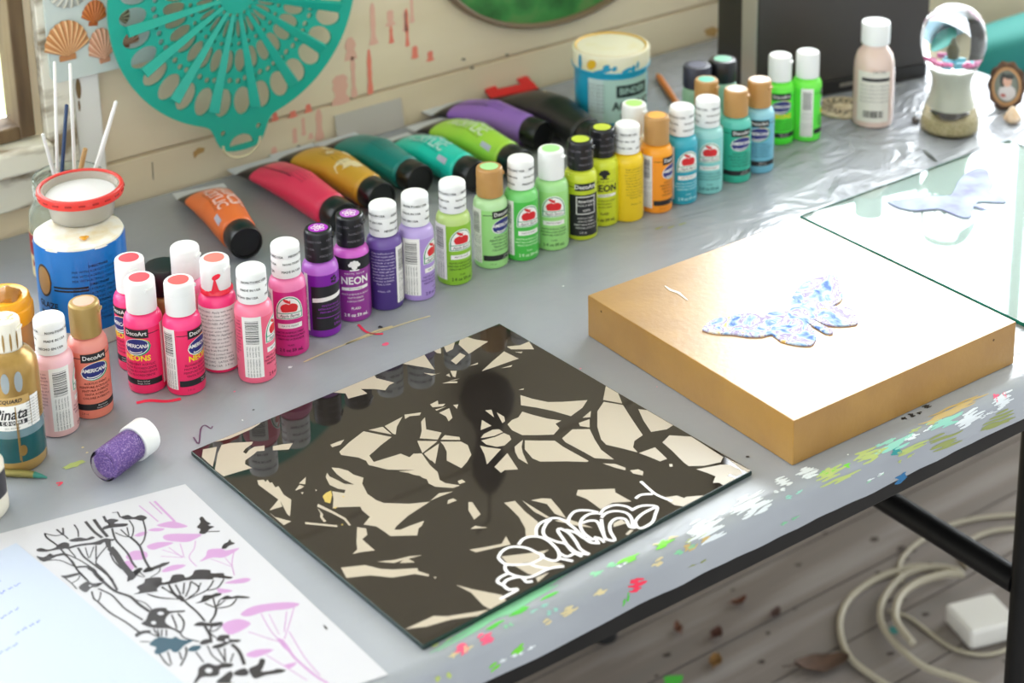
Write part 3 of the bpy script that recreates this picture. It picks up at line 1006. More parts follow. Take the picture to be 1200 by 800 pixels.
# ------------------------------------------------------------------ printed sheet and note sheet
M_paper = mat('white_paper', (192, 191, 196), .7, spec=.2)
M_paper2 = mat('bluish_white_paper', (178, 187, 204), .7, spec=.2)
tr, br, tl0 = U(217, 567, .0006), U(455, 790, .0006), U(0, 625, .0006)
dl = (tl0 - tr).normalized()
tl = tr + dl * .2159
bl = br + dl * .2159
c0 = (tr + br + tl + bl) / 4
sheet = thing('print_sheet', 'white sheet printed with black and pink spreading tree silhouettes', 'paper', (c0.x, c0.y, .0003))
mb = MB(); mb.prism([(p.x - c0.x, p.y - c0.y) for p in (tl, bl, br, tr)], 0, .0003); mb.build('paper', M_paper, sheet, smooth=False)
B1 = (30, 580, .125); B2 = (60, 660, .125); B3 = (150, 660, .15); B4 = (120, 700, .16667); B5 = (130, 575, .15); B6 = (240, 560, .3)
TI = Matrix.Translation((-c0.x, -c0.y, -.0003))
mb = MB()
pl_ = lambda o, pts, z: [TI @ U(x, y, z) for x, y in C(o, pts)]
PINK = [(B5, [(355, 270), (450, 240), (500, 240), (600, 275), (540, 290), (470, 290)]), (B5, [(290, 310), (340, 290), (420, 295), (380, 315)]), (B5, [(180, 350), (240, 320), (290, 325), (230, 355)]), (B5, [(410, 350), (480, 335), (620, 335), (710, 340), (650, 380), (580, 400), (430, 385)]),
        (B5, [(280, 430), (370, 400), (490, 405), (400, 440), (320, 460)]), (B5, [(150, 480), (200, 465), (280, 480), (270, 530), (150, 540), (115, 515)]), (B5, [(100, 560), (150, 545), (180, 600), (150, 615)]), (B5, [(690, 555), (740, 510), (760, 460), (860, 450), (900, 465), (1000, 445), (970, 475), (880, 520), (790, 520)]), (B5, [(400, 620), (480, 580), (585, 578), (530, 610), (420, 635)]),
        (B6, [(75, 410), (150, 390), (180, 395), (150, 410)]), (B6, [(140, 530), (190, 500), (300, 485), (370, 490), (330, 510), (240, 520), (170, 540)]), (B6, [(70, 570), (130, 550), (180, 570), (110, 610), (80, 600)]), (B6, [(160, 690), (200, 670), (270, 670), (200, 700)]), (B6, [(280, 625), (310, 635), (340, 680), (310, 665)]), (B6, [(50, 430), (110, 440), (60, 450)]), (B6, [(310, 730), (360, 720), (330, 745)])]
for o, p in PINK:
    mb.poly(closed(pl_(o, p, .00066)), 1)
for o, p, w in [(B5, [(220, 115), (300, 180), (370, 240)], 10), (B5, [(300, 85), (400, 180)], 10), (B5, [(340, 80), (430, 170), (500, 240)], 18), (B5, [(400, 460), (500, 490), (580, 520)], 7), (B5, [(450, 440), (560, 520)], 7), (B5, [(540, 410), (570, 510)], 7), (B5, [(660, 390), (650, 450), (610, 520), (670, 590)], 8), (B5, [(390, 510), (560, 520)], 7), (B5, [(960, 480), (945, 570), (965, 660)], 8), (B5, [(780, 530), (940, 590)], 6), (B5, [(890, 520), (940, 580)], 6),
                (B6, [(300, 630), (350, 700), (430, 770), (480, 800)], 9), (B6, [(220, 530), (260, 600), (310, 650)], 4), (B6, [(320, 520), (310, 600)], 4), (B6, [(350, 500), (330, 570), (310, 630)], 4), (B6, [(170, 600), (260, 630), (300, 640)], 4), (B6, [(250, 530), (290, 610)], 3), (B6, [(330, 600), (390, 700), (450, 770)], 4), (B6, [(240, 690), (320, 740), (400, 790)], 4)]:
    mb.ribbon(smoothline(pl_(o, p, .00067), 3), w * o[2] * .00066, None, 1)
DARK = [(B1, [(105, 505), (150, 495), (210, 510), (280, 490), (300, 465), (360, 440), (410, 455), (400, 490), (350, 505), (270, 515), (190, 530), (110, 525)]), (B1, [(410, 420), (500, 395), (570, 405), (620, 385), (650, 400), (600, 420), (500, 435), (430, 435)]),
        (B1, [(380, 490), (520, 455), (640, 440), (740, 405), (800, 410), (840, 410), (820, 430), (800, 430), (800, 490), (760, 490), (740, 440), (700, 465), (620, 465), (500, 480), (400, 505)]), (B1, [(100, 570), (170, 580), (230, 545), (260, 560), (350, 540), (380, 560), (290, 575), (170, 625)]),
        (B1, [(750, 245), (800, 220), (875, 235), (830, 265), (955, 265), (940, 290), (850, 300), (780, 310), (720, 325), (730, 295), (780, 275)]), (B1, [(890, 205), (960, 185), (1010, 205), (1080, 185), (1140, 210), (1090, 240), (1020, 225), (940, 230)]), (B1, [(330, 755), (380, 750), (500, 725), (530, 735), (440, 765), (370, 780)]),
        (B1, [(1000, 720), (1060, 680), (1100, 690), (1060, 730), (1010, 790), (960, 795), (960, 750)]), (B1, [(1100, 715), (1150, 680), (1200, 675), (1200, 705), (1130, 725)]),
        (B2, [(260, 215), (340, 165), (390, 185), (490, 180), (430, 220), (380, 225), (330, 270), (280, 250)]), (B2, [(710, 165), (740, 100), (800, 50), (850, 40), (840, 75), (790, 120), (740, 160)]), (B2, [(860, 80), (930, 40), (1040, 0), (1110, -15), (1080, 15), (960, 60)]),
        (B2, [(770, 290), (830, 260), (800, 220), (870, 180), (890, 140), (1030, 130), (1040, 180), (1110, 165), (1130, 190), (1040, 200), (990, 240), (1000, 260), (880, 275)]),
        (B2, [(785, 665), (830, 635), (920, 625), (930, 650), (860, 660), (800, 690)]),
        (B3, [(180, 160), (260, 150), (320, 140), (350, 90), (430, 85), (450, 110), (500, 90), (530, 50), (640, 50), (650, 75), (745, 75), (755, 95), (815, 105), (800, 120), (730, 115), (670, 110), (660, 125), (540, 125), (440, 135), (360, 155), (260, 170)]),
        (B3, [(525, 310), (570, 290), (590, 250), (650, 245), (690, 230), (730, 235), (720, 250), (660, 270), (600, 300)]), (B3, [(720, 280), (770, 250), (810, 260), (860, 250), (950, 262), (930, 272), (850, 272), (780, 280)]), (B3, [(515, 485), (560, 455), (640, 465), (740, 455), (700, 490), (620, 490)]), (B3, [(560, 620), (590, 595), (640, 590), (640, 620), (580, 635)]),
        (B3, [(690, 590), (720, 560), (790, 560), (795, 590), (880, 595), (860, 615), (800, 620), (720, 660), (660, 660), (670, 640), (750, 615), (700, 605)]), (B3, [(140, 440), (180, 360), (290, 345), (320, 370), (440, 365), (430, 380), (330, 390), (290, 450), (330, 490), (410, 530), (400, 545), (330, 510), (200, 505), (120, 480), (105, 465)]),
        (B4, [(640, 600), (670, 540), (680, 490), (740, 460), (800, 475), (850, 460), (920, 465), (900, 490), (830, 500), (820, 540), (780, 555), (700, 560), (660, 600)]), (B4, [(800, 600), (850, 550), (900, 515), (920, 545), (900, 590), (930, 600)]), (B4, [(930, 520), (1000, 495), (1030, 530), (1000, 550), (930, 545)]),
        (B4, [(1030, 500), (1090, 470), (1110, 430), (1145, 440), (1130, 490), (1120, 520), (1200, 510), (1230, 500), (1290, 510), (1250, 530), (1150, 545), (1080, 570), (1050, 550)]),
        (B5, [(690, 215), (715, 200), (745, 235), (780, 255), (760, 270), (808, 278), (770, 300), (735, 335), (690, 330), (700, 300), (670, 285), (690, 260), (700, 240)]), (B5, [(865, 450), (880, 415), (910, 400), (930, 375), (940, 395), (970, 410), (920, 430), (900, 450)]),
        (B3, [(400, 240), (440, 270), (430, 300), (400, 280)]), (B6, [(462, 572), (475, 580), (480, 592), (470, 588)])]
for o, p in DARK:
    mb.poly(closed(pl_(o, p, .0007)), 2)
for o, p in [(B3, [(165, 630), (240, 575), (340, 585), (370, 570), (420, 595), (510, 600), (440, 640), (390, 690), (350, 690), (330, 670), (290, 690), (230, 710), (205, 690), (220, 655)]), (B3, [(465, 680), (500, 645), (560, 640), (570, 655), (530, 685)])]:
    mb.poly(closed(pl_(o, p, .00072)), 3)
STR = [(B1, [(180, 355), (200, 400), (290, 465), (360, 540), (430, 620), (500, 720), (580, 800)], 12), (B1, [(180, 360), (280, 380), (350, 370), (400, 410)], 9), (B1, [(290, 320), (350, 370)], 12), (B1, [(350, 305), (355, 370)], 12), (B1, [(455, 275), (490, 330), (495, 390)], 10), (B1, [(560, 245), (640, 340), (720, 400)], 20), (B1, [(640, 225), (700, 310), (770, 390)], 22), (B1, [(730, 195), (760, 250)], 18),
       (B1, [(860, 155), (890, 210)], 10), (B1, [(810, 165), (860, 158)], 6), (B1, [(810, 310), (840, 410), (900, 480), (960, 550), (1000, 630), (1040, 680)], 14), (B1, [(970, 235), (1010, 300), (1000, 380), (970, 390), (890, 320)], 9), (B1, [(1100, 235), (1125, 330), (1110, 420), (1070, 475)], 11), (B1, [(985, 395), (1070, 475), (1110, 590), (1160, 680)], 16), (B1, [(840, 350), (920, 385), (985, 390)], 8), (B1, [(950, 300), (970, 380)], 8),
       (B1, [(200, 610), (320, 610), (440, 660), (500, 675), (590, 670)], 8), (B1, [(345, 545), (440, 620), (480, 700)], 10), (B1, [(350, 540), (470, 590), (560, 640), (650, 700)], 9), (B1, [(400, 500), (470, 580)], 8), (B1, [(490, 490), (540, 570), (600, 620), (680, 680), (760, 740), (820, 800)], 14), (B1, [(560, 490), (590, 590)], 7), (B1, [(640, 480), (600, 590)], 7), (B1, [(660, 470), (660, 600)], 9), (B1, [(760, 480), (670, 590), (660, 650)], 9), (B1, [(590, 680), (640, 710), (660, 740), (720, 800)], 28),
       (B1, [(790, 490), (850, 560), (900, 640), (1000, 760)], 46), (B1, [(790, 540), (830, 620), (900, 690)], 10),
       (B2, [(200, 0), (260, 75), (350, 165)], 10), (B2, [(230, 35), (330, 30), (400, 60), (430, 110), (490, 170), (600, 260), (740, 310), (820, 380), (920, 450)], 20), (B2, [(420, 0), (500, 70), (570, 160), (620, 250)], 16), (B2, [(440, 235), (560, 290), (630, 360), (700, 430), (860, 530)], 12), (B2, [(380, 260), (400, 330), (440, 360), (550, 460), (700, 550), (820, 640)], 12), (B2, [(465, 265), (460, 310), (440, 355)], 9), (B2, [(270, 110), (250, 150), (190, 185)], 8), (B2, [(790, 340), (880, 370), (940, 430)], 7),
       (B2, [(1020, 30), (1010, 80), (930, 130)], 8), (B2, [(800, 110), (870, 130)], 6), (B2, [(830, 80), (880, 125)], 6), (B2, [(100, 115), (190, 185), (240, 240)], 8),
       (B2, [(1100, 200), (1140, 280), (1195, 330)], 9), (B2, [(1040, 215), (1110, 270), (1195, 310)], 6), (B2, [(900, 285), (1000, 320), (1195, 335)], 7),
       (B3, [(430, 280), (470, 320), (540, 380), (600, 450)], 11), (B3, [(160, 240), (250, 265), (400, 280)], 6), (B3, [(320, 165), (360, 230), (410, 270)], 9), (B3, [(370, 165), (410, 240)], 9), (B3, [(440, 150), (430, 240)], 8), (B3, [(490, 140), (480, 190), (450, 260)], 8), (B3, [(490, 140), (550, 180), (540, 220), (470, 270)], 9), (B3, [(570, 150), (540, 220)], 7), (B3, [(670, 130), (620, 205), (530, 250), (450, 285)], 9), (B3, [(750, 120), (700, 190), (620, 210)], 8), (B3, [(260, 185), (360, 240)], 7),
       (B3, [(690, 345), (680, 400), (640, 460)], 12), (B3, [(665, 270), (685, 345)], 8), (B3, [(720, 280), (690, 340)], 7), (B3, [(760, 285), (700, 335)], 7), (B3, [(850, 275), (800, 330), (700, 350)], 8), (B3, [(600, 310), (680, 345)], 7), (B3, [(600, 490), (640, 560), (650, 620)], 14), (B3, [(655, 490), (640, 540), (690, 580)], 8), (B3, [(740, 470), (690, 520), (650, 530)], 8), (B3, [(620, 640), (660, 720), (740, 780)], 7), (B3, [(700, 665), (740, 730), (760, 775)], 7), (B3, [(755, 660), (760, 770)], 7), (B3, [(825, 700), (800, 770)], 7), (B3, [(810, 630), (870, 690), (910, 790)], 18), (B3, [(530, 690), (590, 770)], 7),
       (B3, [(340, 400), (370, 470), (380, 510)], 8), (B3, [(390, 390), (435, 450), (430, 510), (410, 540)], 9), (B3, [(410, 545), (440, 580), (555, 610)], 8), (B3, [(200, 510), (240, 575)], 7), (B3, [(230, 515), (245, 570)], 7), (B3, [(265, 515), (262, 570)], 7), (B3, [(300, 515), (300, 570)], 7), (B3, [(95, 610), (170, 610)], 7), (B3, [(160, 540), (230, 570)], 7),
       (B3, [(245, 705), (290, 770), (330, 800)], 8), (B3, [(310, 690), (340, 790)], 7), (B3, [(400, 690), (420, 750)], 8), (B3, [(450, 650), (455, 710), (410, 800)], 10), (B5, [(255, 630), (290, 600), (340, 605), (400, 570), (455, 562)], 14), (B5, [(750, 318), (850, 315)], 7)]
for o, p, w in STR:
    mb.ribbon(smoothline(pl_(o, p, .00071), 3), (w * 1.25 + 2) * o[2] * .00066, None, 2)
for o, x, y, rx, ry in [(B3, 255, 390, 25, 14), (B3, 200, 463, 20, 14), (B4, 748, 512, 26, 18), (B3, 773, 600, 16, 12), (B2, 365, 208, 14, 7)]:
    mb.poly(pl_(o, [(x + rx * math.cos(k * PI / 6), y + ry * math.sin(k * PI / 6)) for k in range(12)], .00075), 0)
mb.build('tree_print', [M_paper, mat('pink_print_ink', (180, 136, 180), .5), mat('black_print_ink', (30, 26, 30), .4), mat('teal_print_ink', (22, 66, 84), .4)], sheet, smooth=False)

pc, pe = U(19, 636, .001), U(215, 800, .001)
d1 = (pe - pc).normalized(); d2 = Vector((d1.y, -d1.x, 0))
if d2.x > 0:
    d2 = -d2
q = [pc, pc + d2 * .15, pc + d2 * .15 + d1 * .24, pc + d1 * .24]
c1 = sum(q, Vector()) / 4
note = thing('note_sheet', 'blank bluish white sheet with faint blue handwriting, over the printed trees', 'paper', (c1.x, c1.y, .0008))
mb = MB(); mb.prism([(p.x - c1.x, p.y - c1.y) for p in q], 0, .0003); mb.build('paper', M_paper2, note, smooth=False)
mb = MB(); rh = random.Random(5)
HW = (0, 620, .2251)
for a, b_ in [((0, 335), (105, 280)), ((-30, 275), (12, 262)), ((5, 465), (95, 410)), ((75, 550), (208, 475)), ((-10, 650), (95, 592))]:
    x, y = a
    n = int((b_[0] - a[0]) / 9)
    pts = []
    for k in range(n + 1):
        t = k / max(1, n)
        pts.append((a[0] + (b_[0] - a[0]) * t + rh.uniform(-3, 3), a[1] + (b_[1] - a[1]) * t + (6 if k % 2 else -6) * rh.uniform(.4, 1.3)))
    for i in range(0, len(pts) - 2, 4):
        seg = pts[i:i + 4]
        mb.ribbon(smoothline([Vector((p.x - c1.x, p.y - c1.y, .00034)) for p in [U(x, y, .001) for x, y in C(HW, seg)]], 3), .0007)
mb.build('handwriting', mat('blue_ballpoint', (104, 112, 184), .5), note, smooth=False)
# ------------------------------------------------------------------ craft paint bottles
WHITE, BLACK = (240, 240, 236), (24, 24, 26)
BR = .0160
BH = .0985
M_capw = mat('white_cap_plastic', (238, 239, 238), .38)
M_capg = mat('tan_gold_cap_plastic', (186, 140, 82), .38)
M_capb = mat('black_cap_plastic', (26, 26, 30), .3)
M_capgold = mat('gold_paint_on_cap', (176, 146, 86), .3, .35)
M_ink = mat('black_print', (28, 28, 32), .5)
M_lab = mat('white_label', (240, 238, 234), .5)
M_navy = mat('navy_print', (38, 44, 120), .45)
M_green = mat('green_print', (20, 150, 110), .45)
M_apple = mat('red_print', (214, 34, 40), .45)
M_yel = mat('yellow_print', (250, 214, 40), .45)
M_orng = mat('orange_print', (230, 120, 60), .45)
PINKM = 'bottles'
_col = {}


def cm(rgb, rough=.33, nm='paint'):
    return mat('%s_%02x%02x%02x' % (nm, *rgb), rgb, rough)


def lathe_cap(mb, z0, z1, r, facets=0, lip=True):
    h = z1 - z0
    pr_ = [(0, z0 + .0006), (r * .93, z0 + .0006), (r * .985, z0), (r, z0 + .0008), (r, z0 + h * .60), (r * .985, z0 + h * .615), (r * .985, z0 + h * .63), (r, z0 + h * .645),
           (r * .985, z1 - .0022), (r * .95, z1 - .0008), (r * .88, z1), (0, z1)]
    wob = (lambda a, z: 1 - .012 * (math.cos(a * facets) > .96)) if facets else None
    mb.lathe(pr_, 48, 0, wob=wob)
    if not lip:
        return
    # thumb lip on the flip lid
    a = R(60)
    M = Matrix.Rotation(a, 4, 'Z') @ Matrix.Translation((0, -r, 0))
    mb.bbox(-.0038, .0038, -.0011, .002, z0 + h * .70, z0 + h * .80, .0006, 0, M, 2)


# ---- label designs: each gets a Wrap and the palette; z measured on a 98.5 mm bottle
def barcode(w, cx, P, wd=.0165, z0=.006, z1=.061):
    w.rect(cx - wd / 2, cx + wd / 2, z0, z1, P['lab'], .00012)
    r_ = random.Random(4)
    z = .0365
    while z < .0575:
        h = r_.choice([.0003, .0003, .0006, .0009])
        w.rect(cx - wd * .34, cx + wd * .34, z, z + h, P['ink'], .0002)
        z += h + r_.choice([.0004, .0006, .0009])
    for k in range(5):
        w.text('KEEP FROM FREEZING - SHAKE WELL', cx - .0048 + k * .0024, .0205, .0017, P['ink'], .0002, rot=1, res=1, sx=1)


def emblem_americana(w, cz, P):
    w.ellipse(.0006, cz - .0003, .0116, .0078, P['yel'], .00018, slope=.12)
    w.ellipse(.0008, cz - .0007, .0114, .0076, P['grn'], .00024, slope=.12)
    w.ellipse(-.0004, cz - .0001, .0112, .0074, P['lab'], .0003, slope=.12)
    w.ellipse(-.0003, cz + .0001, .0106, .0068, P['navy'], .00036, slope=.12)
    w.ellipse(-.001, cz - .0042, .0060, .0016, P['lab'], .00042, slope=.1)
    w.ellipse(-.0006, cz - .0036, .0056, .0012, P['navy'], .00046, slope=.1)
    w.text('AMERICANA', -.0002, cz + .0006, .0046, P['lab'], .0005, bold=.022, shear=.2, sx=.86, space=.92)


def d_americana(w, P, neon=False, name='Americana', style=0):
    w.rect(-.020, .0205, .0550, .0556, P['ink'], .00015)
    w.rect(-.0108, .0108, .0516, .0592, P['ink'], .0002)
    w.text('DecoArt', 0, .0555, .0052, P['lab'], .0003, bold=.012)
    emblem_americana(w, .0437, P)
    z = .0328
    if neon:
        w.text('NEONS', 0, .0333, .0068, P['yel'], .0003, bold=.03)
        z = .0278
    for t in (['FLUORESCENT ACRYLIC', 'PINTURA FLUORESCENTE', 'PEINTURE FLUORESCENTE', 'TINTA FLUORESCENTE'] if neon else ['ACRYLIC PAINT', 'PEINTURE ACRYLIQUE', 'PINTURA ACRILICA', 'TINTA ACRILICA', 'COLORE ACRILICO']):
        w.text(t, 0, z, .0027, P['txt'], .0002, res=1, bold=.02)
        z -= .0033
    w.rect(-.020, .0205, .0088, .0142, P['ink'], .00015)
    w.text(name, .004, .0125, .0019, P['lab'], .0003, res=1)
    w.text('Acrylic Colour', .004, .0103, .0017, P['lab'], .0003, res=1)
    w.text('2 fl oz', -.011, .0055, .0024, P['txt'], .0002, res=1)
    barcode(w, -.0282, P, .0135)
    w.rect(.0222, .030, .006, .061, P['lab'], .00012)


def apple_pic(w, cx, cz, P, k=1.0):
    b = lambda x: .0052 * k * math.sqrt(max(0, 1 - ((x - cx) / (.0066 * k)) ** 2))
    w.shape(lambda x: cz + b(x) * .72 - .0011 * k * max(0, 1 - abs(x - cx) / (.0022 * k)), lambda x: cz - min(b(x), .0034 * k), cx - .0066 * k, cx + .0066 * k, P['red'], .0003, 18)
    w.ellipse(cx - .0016 * k, cz + .0052 * k, .0027 * k, .0013 * k, P['red'], .00031, 8, slope=-.45)
    w.rect(cx + .0004 * k, cx + .0010 * k, cz + .0026 * k, cz + .0060 * k, P['red'], .00032)


def d_apple(w, P, name='MATTE PAINT', light=False):
    hw = .0114
    arch = lambda x, k, base: base + .0152 * k * math.sqrt(max(0, 1 - (x / (hw * k + .0002)) ** 2))
    w.shape(lambda x: arch(x, 1.06, .0405), lambda x: .0352, -hw * 1.06, hw * 1.06, P['lab'], .00012, 20)
    w.shape(lambda x: arch(x, 1.0, .0405), lambda x: .0358, -hw, hw, P['grn'], .00018, 20)
    w.shape(lambda x: arch(x, .91, .0411), lambda x: .0411, -hw * .9, hw * .9, P['lab'], .00024, 20)
    w.rect(-hw * .92, hw * .92, .0365, .0404, P['lab'], .00024)
    w.text('Apple Barrel', 0, .0385, .0036, P['ink'], .0003, shear=.25, bold=.006, sx=.92)
    apple_pic(w, 0, .0459, P, 1.16)
    w.rect(-.0108, .0108, .0268, .0312, P['lab'], .00015)
    w.text(name, 0, .029, .0024, P['ink'], .0002, res=1)
    for i, t in enumerate(['MATTE ACRYLIC PAINT', 'PINTURA ACRILICA MATE', 'PEINTURE ACRYLIQUE']):
        w.text(t, 0, .0228 - i * .0031, .0024, P['txt'], .0002, res=1, bold=.02)
    w.text('PLAID', 0, .0112, .0022, P['txt'], .0002, res=1, bold=.01)
    w.text('2 fl oz 59 mL', 0, .0065, .0040, P['txt'], .0002, bold=.025)
    barcode(w, -.0232, P)
    # back text column
    for i in range(11):
        w.text(['Shake well before use.', 'For best results apply', 'two or more coats with', 'a soft brush or sponge,', 'let dry between coats.', 'Clean up with soap and', 'water while still wet.', 'Not for use on items', 'in contact with food.', 'Conforms to D4236.', 'Made in USA'][i], -.0440, .0565 - i * .0030, .0024, P['txt'], .0002, res=1, bold=.01)
    w.text('Atlanta, GA', -.0440, .0195, .0024, P['txt'], .0002, res=1)


def peacock(w, cx, cz, P, c, k=1.0):
    for i in range(5):
        a = R(-70 + 35 * i)
        w.ellipse(cx + math.sin(a) * .0034 * k, cz + math.cos(a) * .0034 * k, .0014 * k, .0014 * k, P[c], .0003, 8)
    w.ellipse(cx, cz, .0024 * k, .0026 * k, P[c], .00032, 10)
    w.rect(cx - .0034 * k, cx + .0034 * k, cz - .0036 * k, cz - .0026 * k, P[c], .0003)


def d_folkneon(w, P, big='lab', band=True):
    if band:
        w.rect(-.021, .021, .0510, .0625, P['ink'], .00012)
    peacock(w, 0, .0545, P, big, 1.2)
    w.text('MATTE NEON', 0, .0475, .0024, P[big], .0003, res=1, space=1.3)
    w.text('NEON', 0, .0405, .0098, P[big], .0003, bold=.03, sx=.92)
    w.rect(-.0125, .0125, .0316, .0346, P['lab'], .00018, .03)
    w.text('GLOW PURPLE', 0, .0331, .0018, P['ink'], .0003, res=1)
    for i, t in enumerate(['MULTI-SURFACE ACRYLIC', 'MATTE FINISH', 'ACRYLIC PAINT']):
        w.text(t, 0, .0275 - i * .0034, .0022, P[big], .0002, res=1, bold=.01)
    w.text('PLAID', 0, .0138, .0032, P[big], .0002, bold=.02)
    w.text('2 fl oz 59 mL', 0, .0072, .0042, P[big], .0002, bold=.03)
    barcode(w, -.0282, P, .0135)


def d_folkblack(w, P):
    w.rect(-.0155, .0155, .0075, .0495, P['ink'], .00015)
    w.rect(-.0145, .0150, .0355, .0395, P['lab'], .0002, .08)
    for k in range(5):
        w.ellipse(.006 + .0022 * math.cos(k * 1.3), .0545 + .0026 * math.sin(k * 1.3), .0016, .0012, P['ink'], .00016, 8)
    for i, t in enumerate(['MULTI-SURFACE', 'SATIN ACRYLIC PAINT', 'PINTURA ACRILICA']):
        w.text(t, .002, .0312 - i * .0032, .0023, P['txt'], .0003, res=1, bold=.02)
    for z in (.0195, .0198):
        w.rect(-.011, .014, z, z + .0003, P['txt'], .0003)
    w.text('PLAID', .008, .0162, .0026, P['txt'], .0003, bold=.02)
    w.text('2 fl oz', .008, .0115, .0032, P['txt'], .0003, bold=.03)
    w.rect(-.0235, -.0185, .006, .061, P['lab'], .00012)
    for k in range(2):
        w.text('KEEP FROM FREEZING - SHAKE WELL', -.0222 + k * .0022, .033, .0020, P['ink'], .0002, rot=1, res=1)


def d_textpanel(w, P):
    w.rect(-.0215, .0215, .0035, .0600, P['lab'], .00012)
    for i in range(15):
        w.text(['DIRECTIONS: Apply with brush', 'or sponge to clean surface.', 'Allow to dry between coats.', 'INSTRUCCIONES: Aplicar con', 'brocha sobre superficie.', 'Dejar secar entre capas.', 'MODE D EMPLOI: Appliquer', 'au pinceau sur une surface', 'propre. Laisser secher.', 'Clean up: soap and water.', 'Keep from freezing.', 'Not for food contact items.', 'Conforms to ASTM D-4236', 'NON-TOXIC   LATEX FREE', 'Made in the USA   2 fl oz'][i], -.002, .0565 - i * .0035, .0027, P['ink'], .0002, res=1)


def d_satin(w, P):
    w.rect(-.020, .0205, .0550, .0556, P['ink'], .00015)
    w.rect(-.0095, .0115, .0518, .0590, P['ink'], .0002)
    w.text('DecoArt', .001, .0555, .0060, P['lab'], .0003, bold=.012)
    w.rect(-.0155, .0155, .0050, .0475, P['ink'], .00015)
    for a, b_, c, d in [(-.0085, .011, .0450, .0458), (-.0085, .011, .0275, .0283), (-.0085, -.0077, .0275, .0458), (.0102, .011, .0275, .0458)]:
        w.rect(a, b_, c, d, P['lab'], .0002)
    w.text('Americana', .0015, .0408, .0042, P['lab'], .0003, bold=.01, sx=.9)
    w.text('MULTI-SURFACE', .0015, .0365, .0026, P['lab'], .0003, res=1)
    w.text('satin', .0015, .0318, .0040, P['lab'], .0003, shear=.2)
    for i, t in enumerate(['ACRYLIC PAINT', 'CITRON GREEN', 'PEINTURE ACRYLIQUE', 'PINTURA ACRILICA']):
        w.text(t, .001, .0235 - i * .0034, .0023, P['lab'], .0003, res=1)
    w.text('2 fl oz', -.002, .0085, .0028, P['lab'], .0003)
    barcode(w, -.0275, P, .0135)


def d_light(w, P):
    d_apple(w, P)


DESIGN = dict(americana=lambda w, P: d_americana(w, P), neons=lambda w, P: d_americana(w, P, True, 'Neon Colour'), apple=d_apple, folkneon=d_folkneon, folkneon2=lambda w, P: d_folkneon(w, P, 'ink', False),
              folkblack=d_folkblack, textpanel=d_textpanel, satin=d_satin)
CAPTXT = ['MADE IN USA   HECHO EN E.U.A.', 'NON-TOXIC   MADE IN USA', 'A.P. USA   MADE IN USA']


def capprint(w, z0, h, dark=True):
    for i in range(3):
        for k in range(3):
            a = -.022 + k * .0262 + i * .004
            w.text(['HECHO EN USA', 'MADE IN USA', 'NON-TOXIC USA'][(i + k) % 3], a, z0 + h * (.22 + .25 * i) + .0004 * (k - 1), .0029, 0, .0002, res=1, bold=.02)


def bottle(label, cap_px=None, base_px=None, body=(200, 40, 90), shoulder=None, cap='white', disc=None, design='apple', phi=0, txt=None, group='craft paint bottles in the long row', lid=None, h=None, extra=None, print_cap=None, name='paint_bottle', clear=None):
    if base_px:
        w = U(*base_px)
        w.z = 0
        H = h or max(.088, min(.108, height_at(w, cap_px[1])))
    else:
        H = h or BH
        w = U(cap_px[0], cap_px[1], H)
        w.z = 0
    k = H / BH
    rz = yaw_to_cam(w) + R(phi)
    root = thing(name, label, 'paint bottle', (w.x, w.y, .0003), rz, group)
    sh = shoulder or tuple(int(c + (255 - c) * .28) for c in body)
    mb = MB()
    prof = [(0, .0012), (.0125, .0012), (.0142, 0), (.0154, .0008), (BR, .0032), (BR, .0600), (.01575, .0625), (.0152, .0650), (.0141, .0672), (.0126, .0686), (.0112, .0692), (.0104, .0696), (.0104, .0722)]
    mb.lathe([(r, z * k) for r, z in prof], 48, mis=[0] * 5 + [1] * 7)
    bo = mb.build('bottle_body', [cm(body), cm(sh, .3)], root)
    mb = MB()
    z0, z1 = .0706 * k, H
    lathe_cap(mb, z0, z1, .0125, 12 if cap in ('gold', 'black') else 0, not (cap == 'white' and design == 'apple' and not disc))
    cp = mb.build('cap', {'white': M_capw, 'gold': M_capg, 'black': M_capb, 'goldpaint': M_capgold}[cap], root)
    cp['label'] = {'white': 'white cap', 'gold': 'tan gold cap', 'black': 'black cap', 'goldpaint': 'gold painted cap'}[cap]
    if disc:
        mb = MB()
        rr = .0086
        mb.lathe([(rr, z1 + .00012), (0, z1 + .00022)], 28, wob=lambda a, z: 1 + .02 * math.sin(3 * a + phi))
        if lid == 'peacock':
            for q in range(5):
                a = q * 2 * PI / 5 + .3
                mb.tube([(.0042 * math.cos(a) + .0019 * math.cos(t), .0042 * math.sin(a) + .0019 * math.sin(t), z1 + .0003) for t in [j * PI / 5 for j in range(10)]], .00032, 5, 1, True)
            mb.tube([(.0016 * math.cos(t), .0016 * math.sin(t), z1 + .0003) for t in [j * PI / 5 for j in range(10)]], .00032, 5, 1, True)
        mb.build('paint_dot', [cm(disc, .4), M_lab], cp)
    if print_cap if print_cap is not None else (cap == 'white' and design == 'apple' and not disc):
        mb = MB(); capprint(Wrap(mb, .0125), z0, z1 - z0); mb.build('cap_print', M_ink, cp, smooth=False)
    if lid == 'blackprint':
        pass
    if cap == 'black':
        mb = MB(); capprint(Wrap(mb, .0125), z0, z1 - z0); mb.build('cap_print', mat('grey_print', (112, 108, 116), .5), cp, smooth=False)
    if design:
        mb = MB()
        W = Wrap(mb, BR)
        mats = [M_ink, M_lab, M_navy, M_green, M_apple, M_yel, cm(txt or tuple(int(c * .45) for c in body), .5, 'print')]
        P = dict(ink=0, lab=1, navy=2, grn=3, red=4, yel=5, txt=6)
        DESIGN[design](W, P)
        mb.v = [(x, y, z * k) for x, y, z in mb.v]
        mb.build('label_print', mats, root, smooth=False)
    if extra:
        extra(root, w, k, z0, z1)
    return root


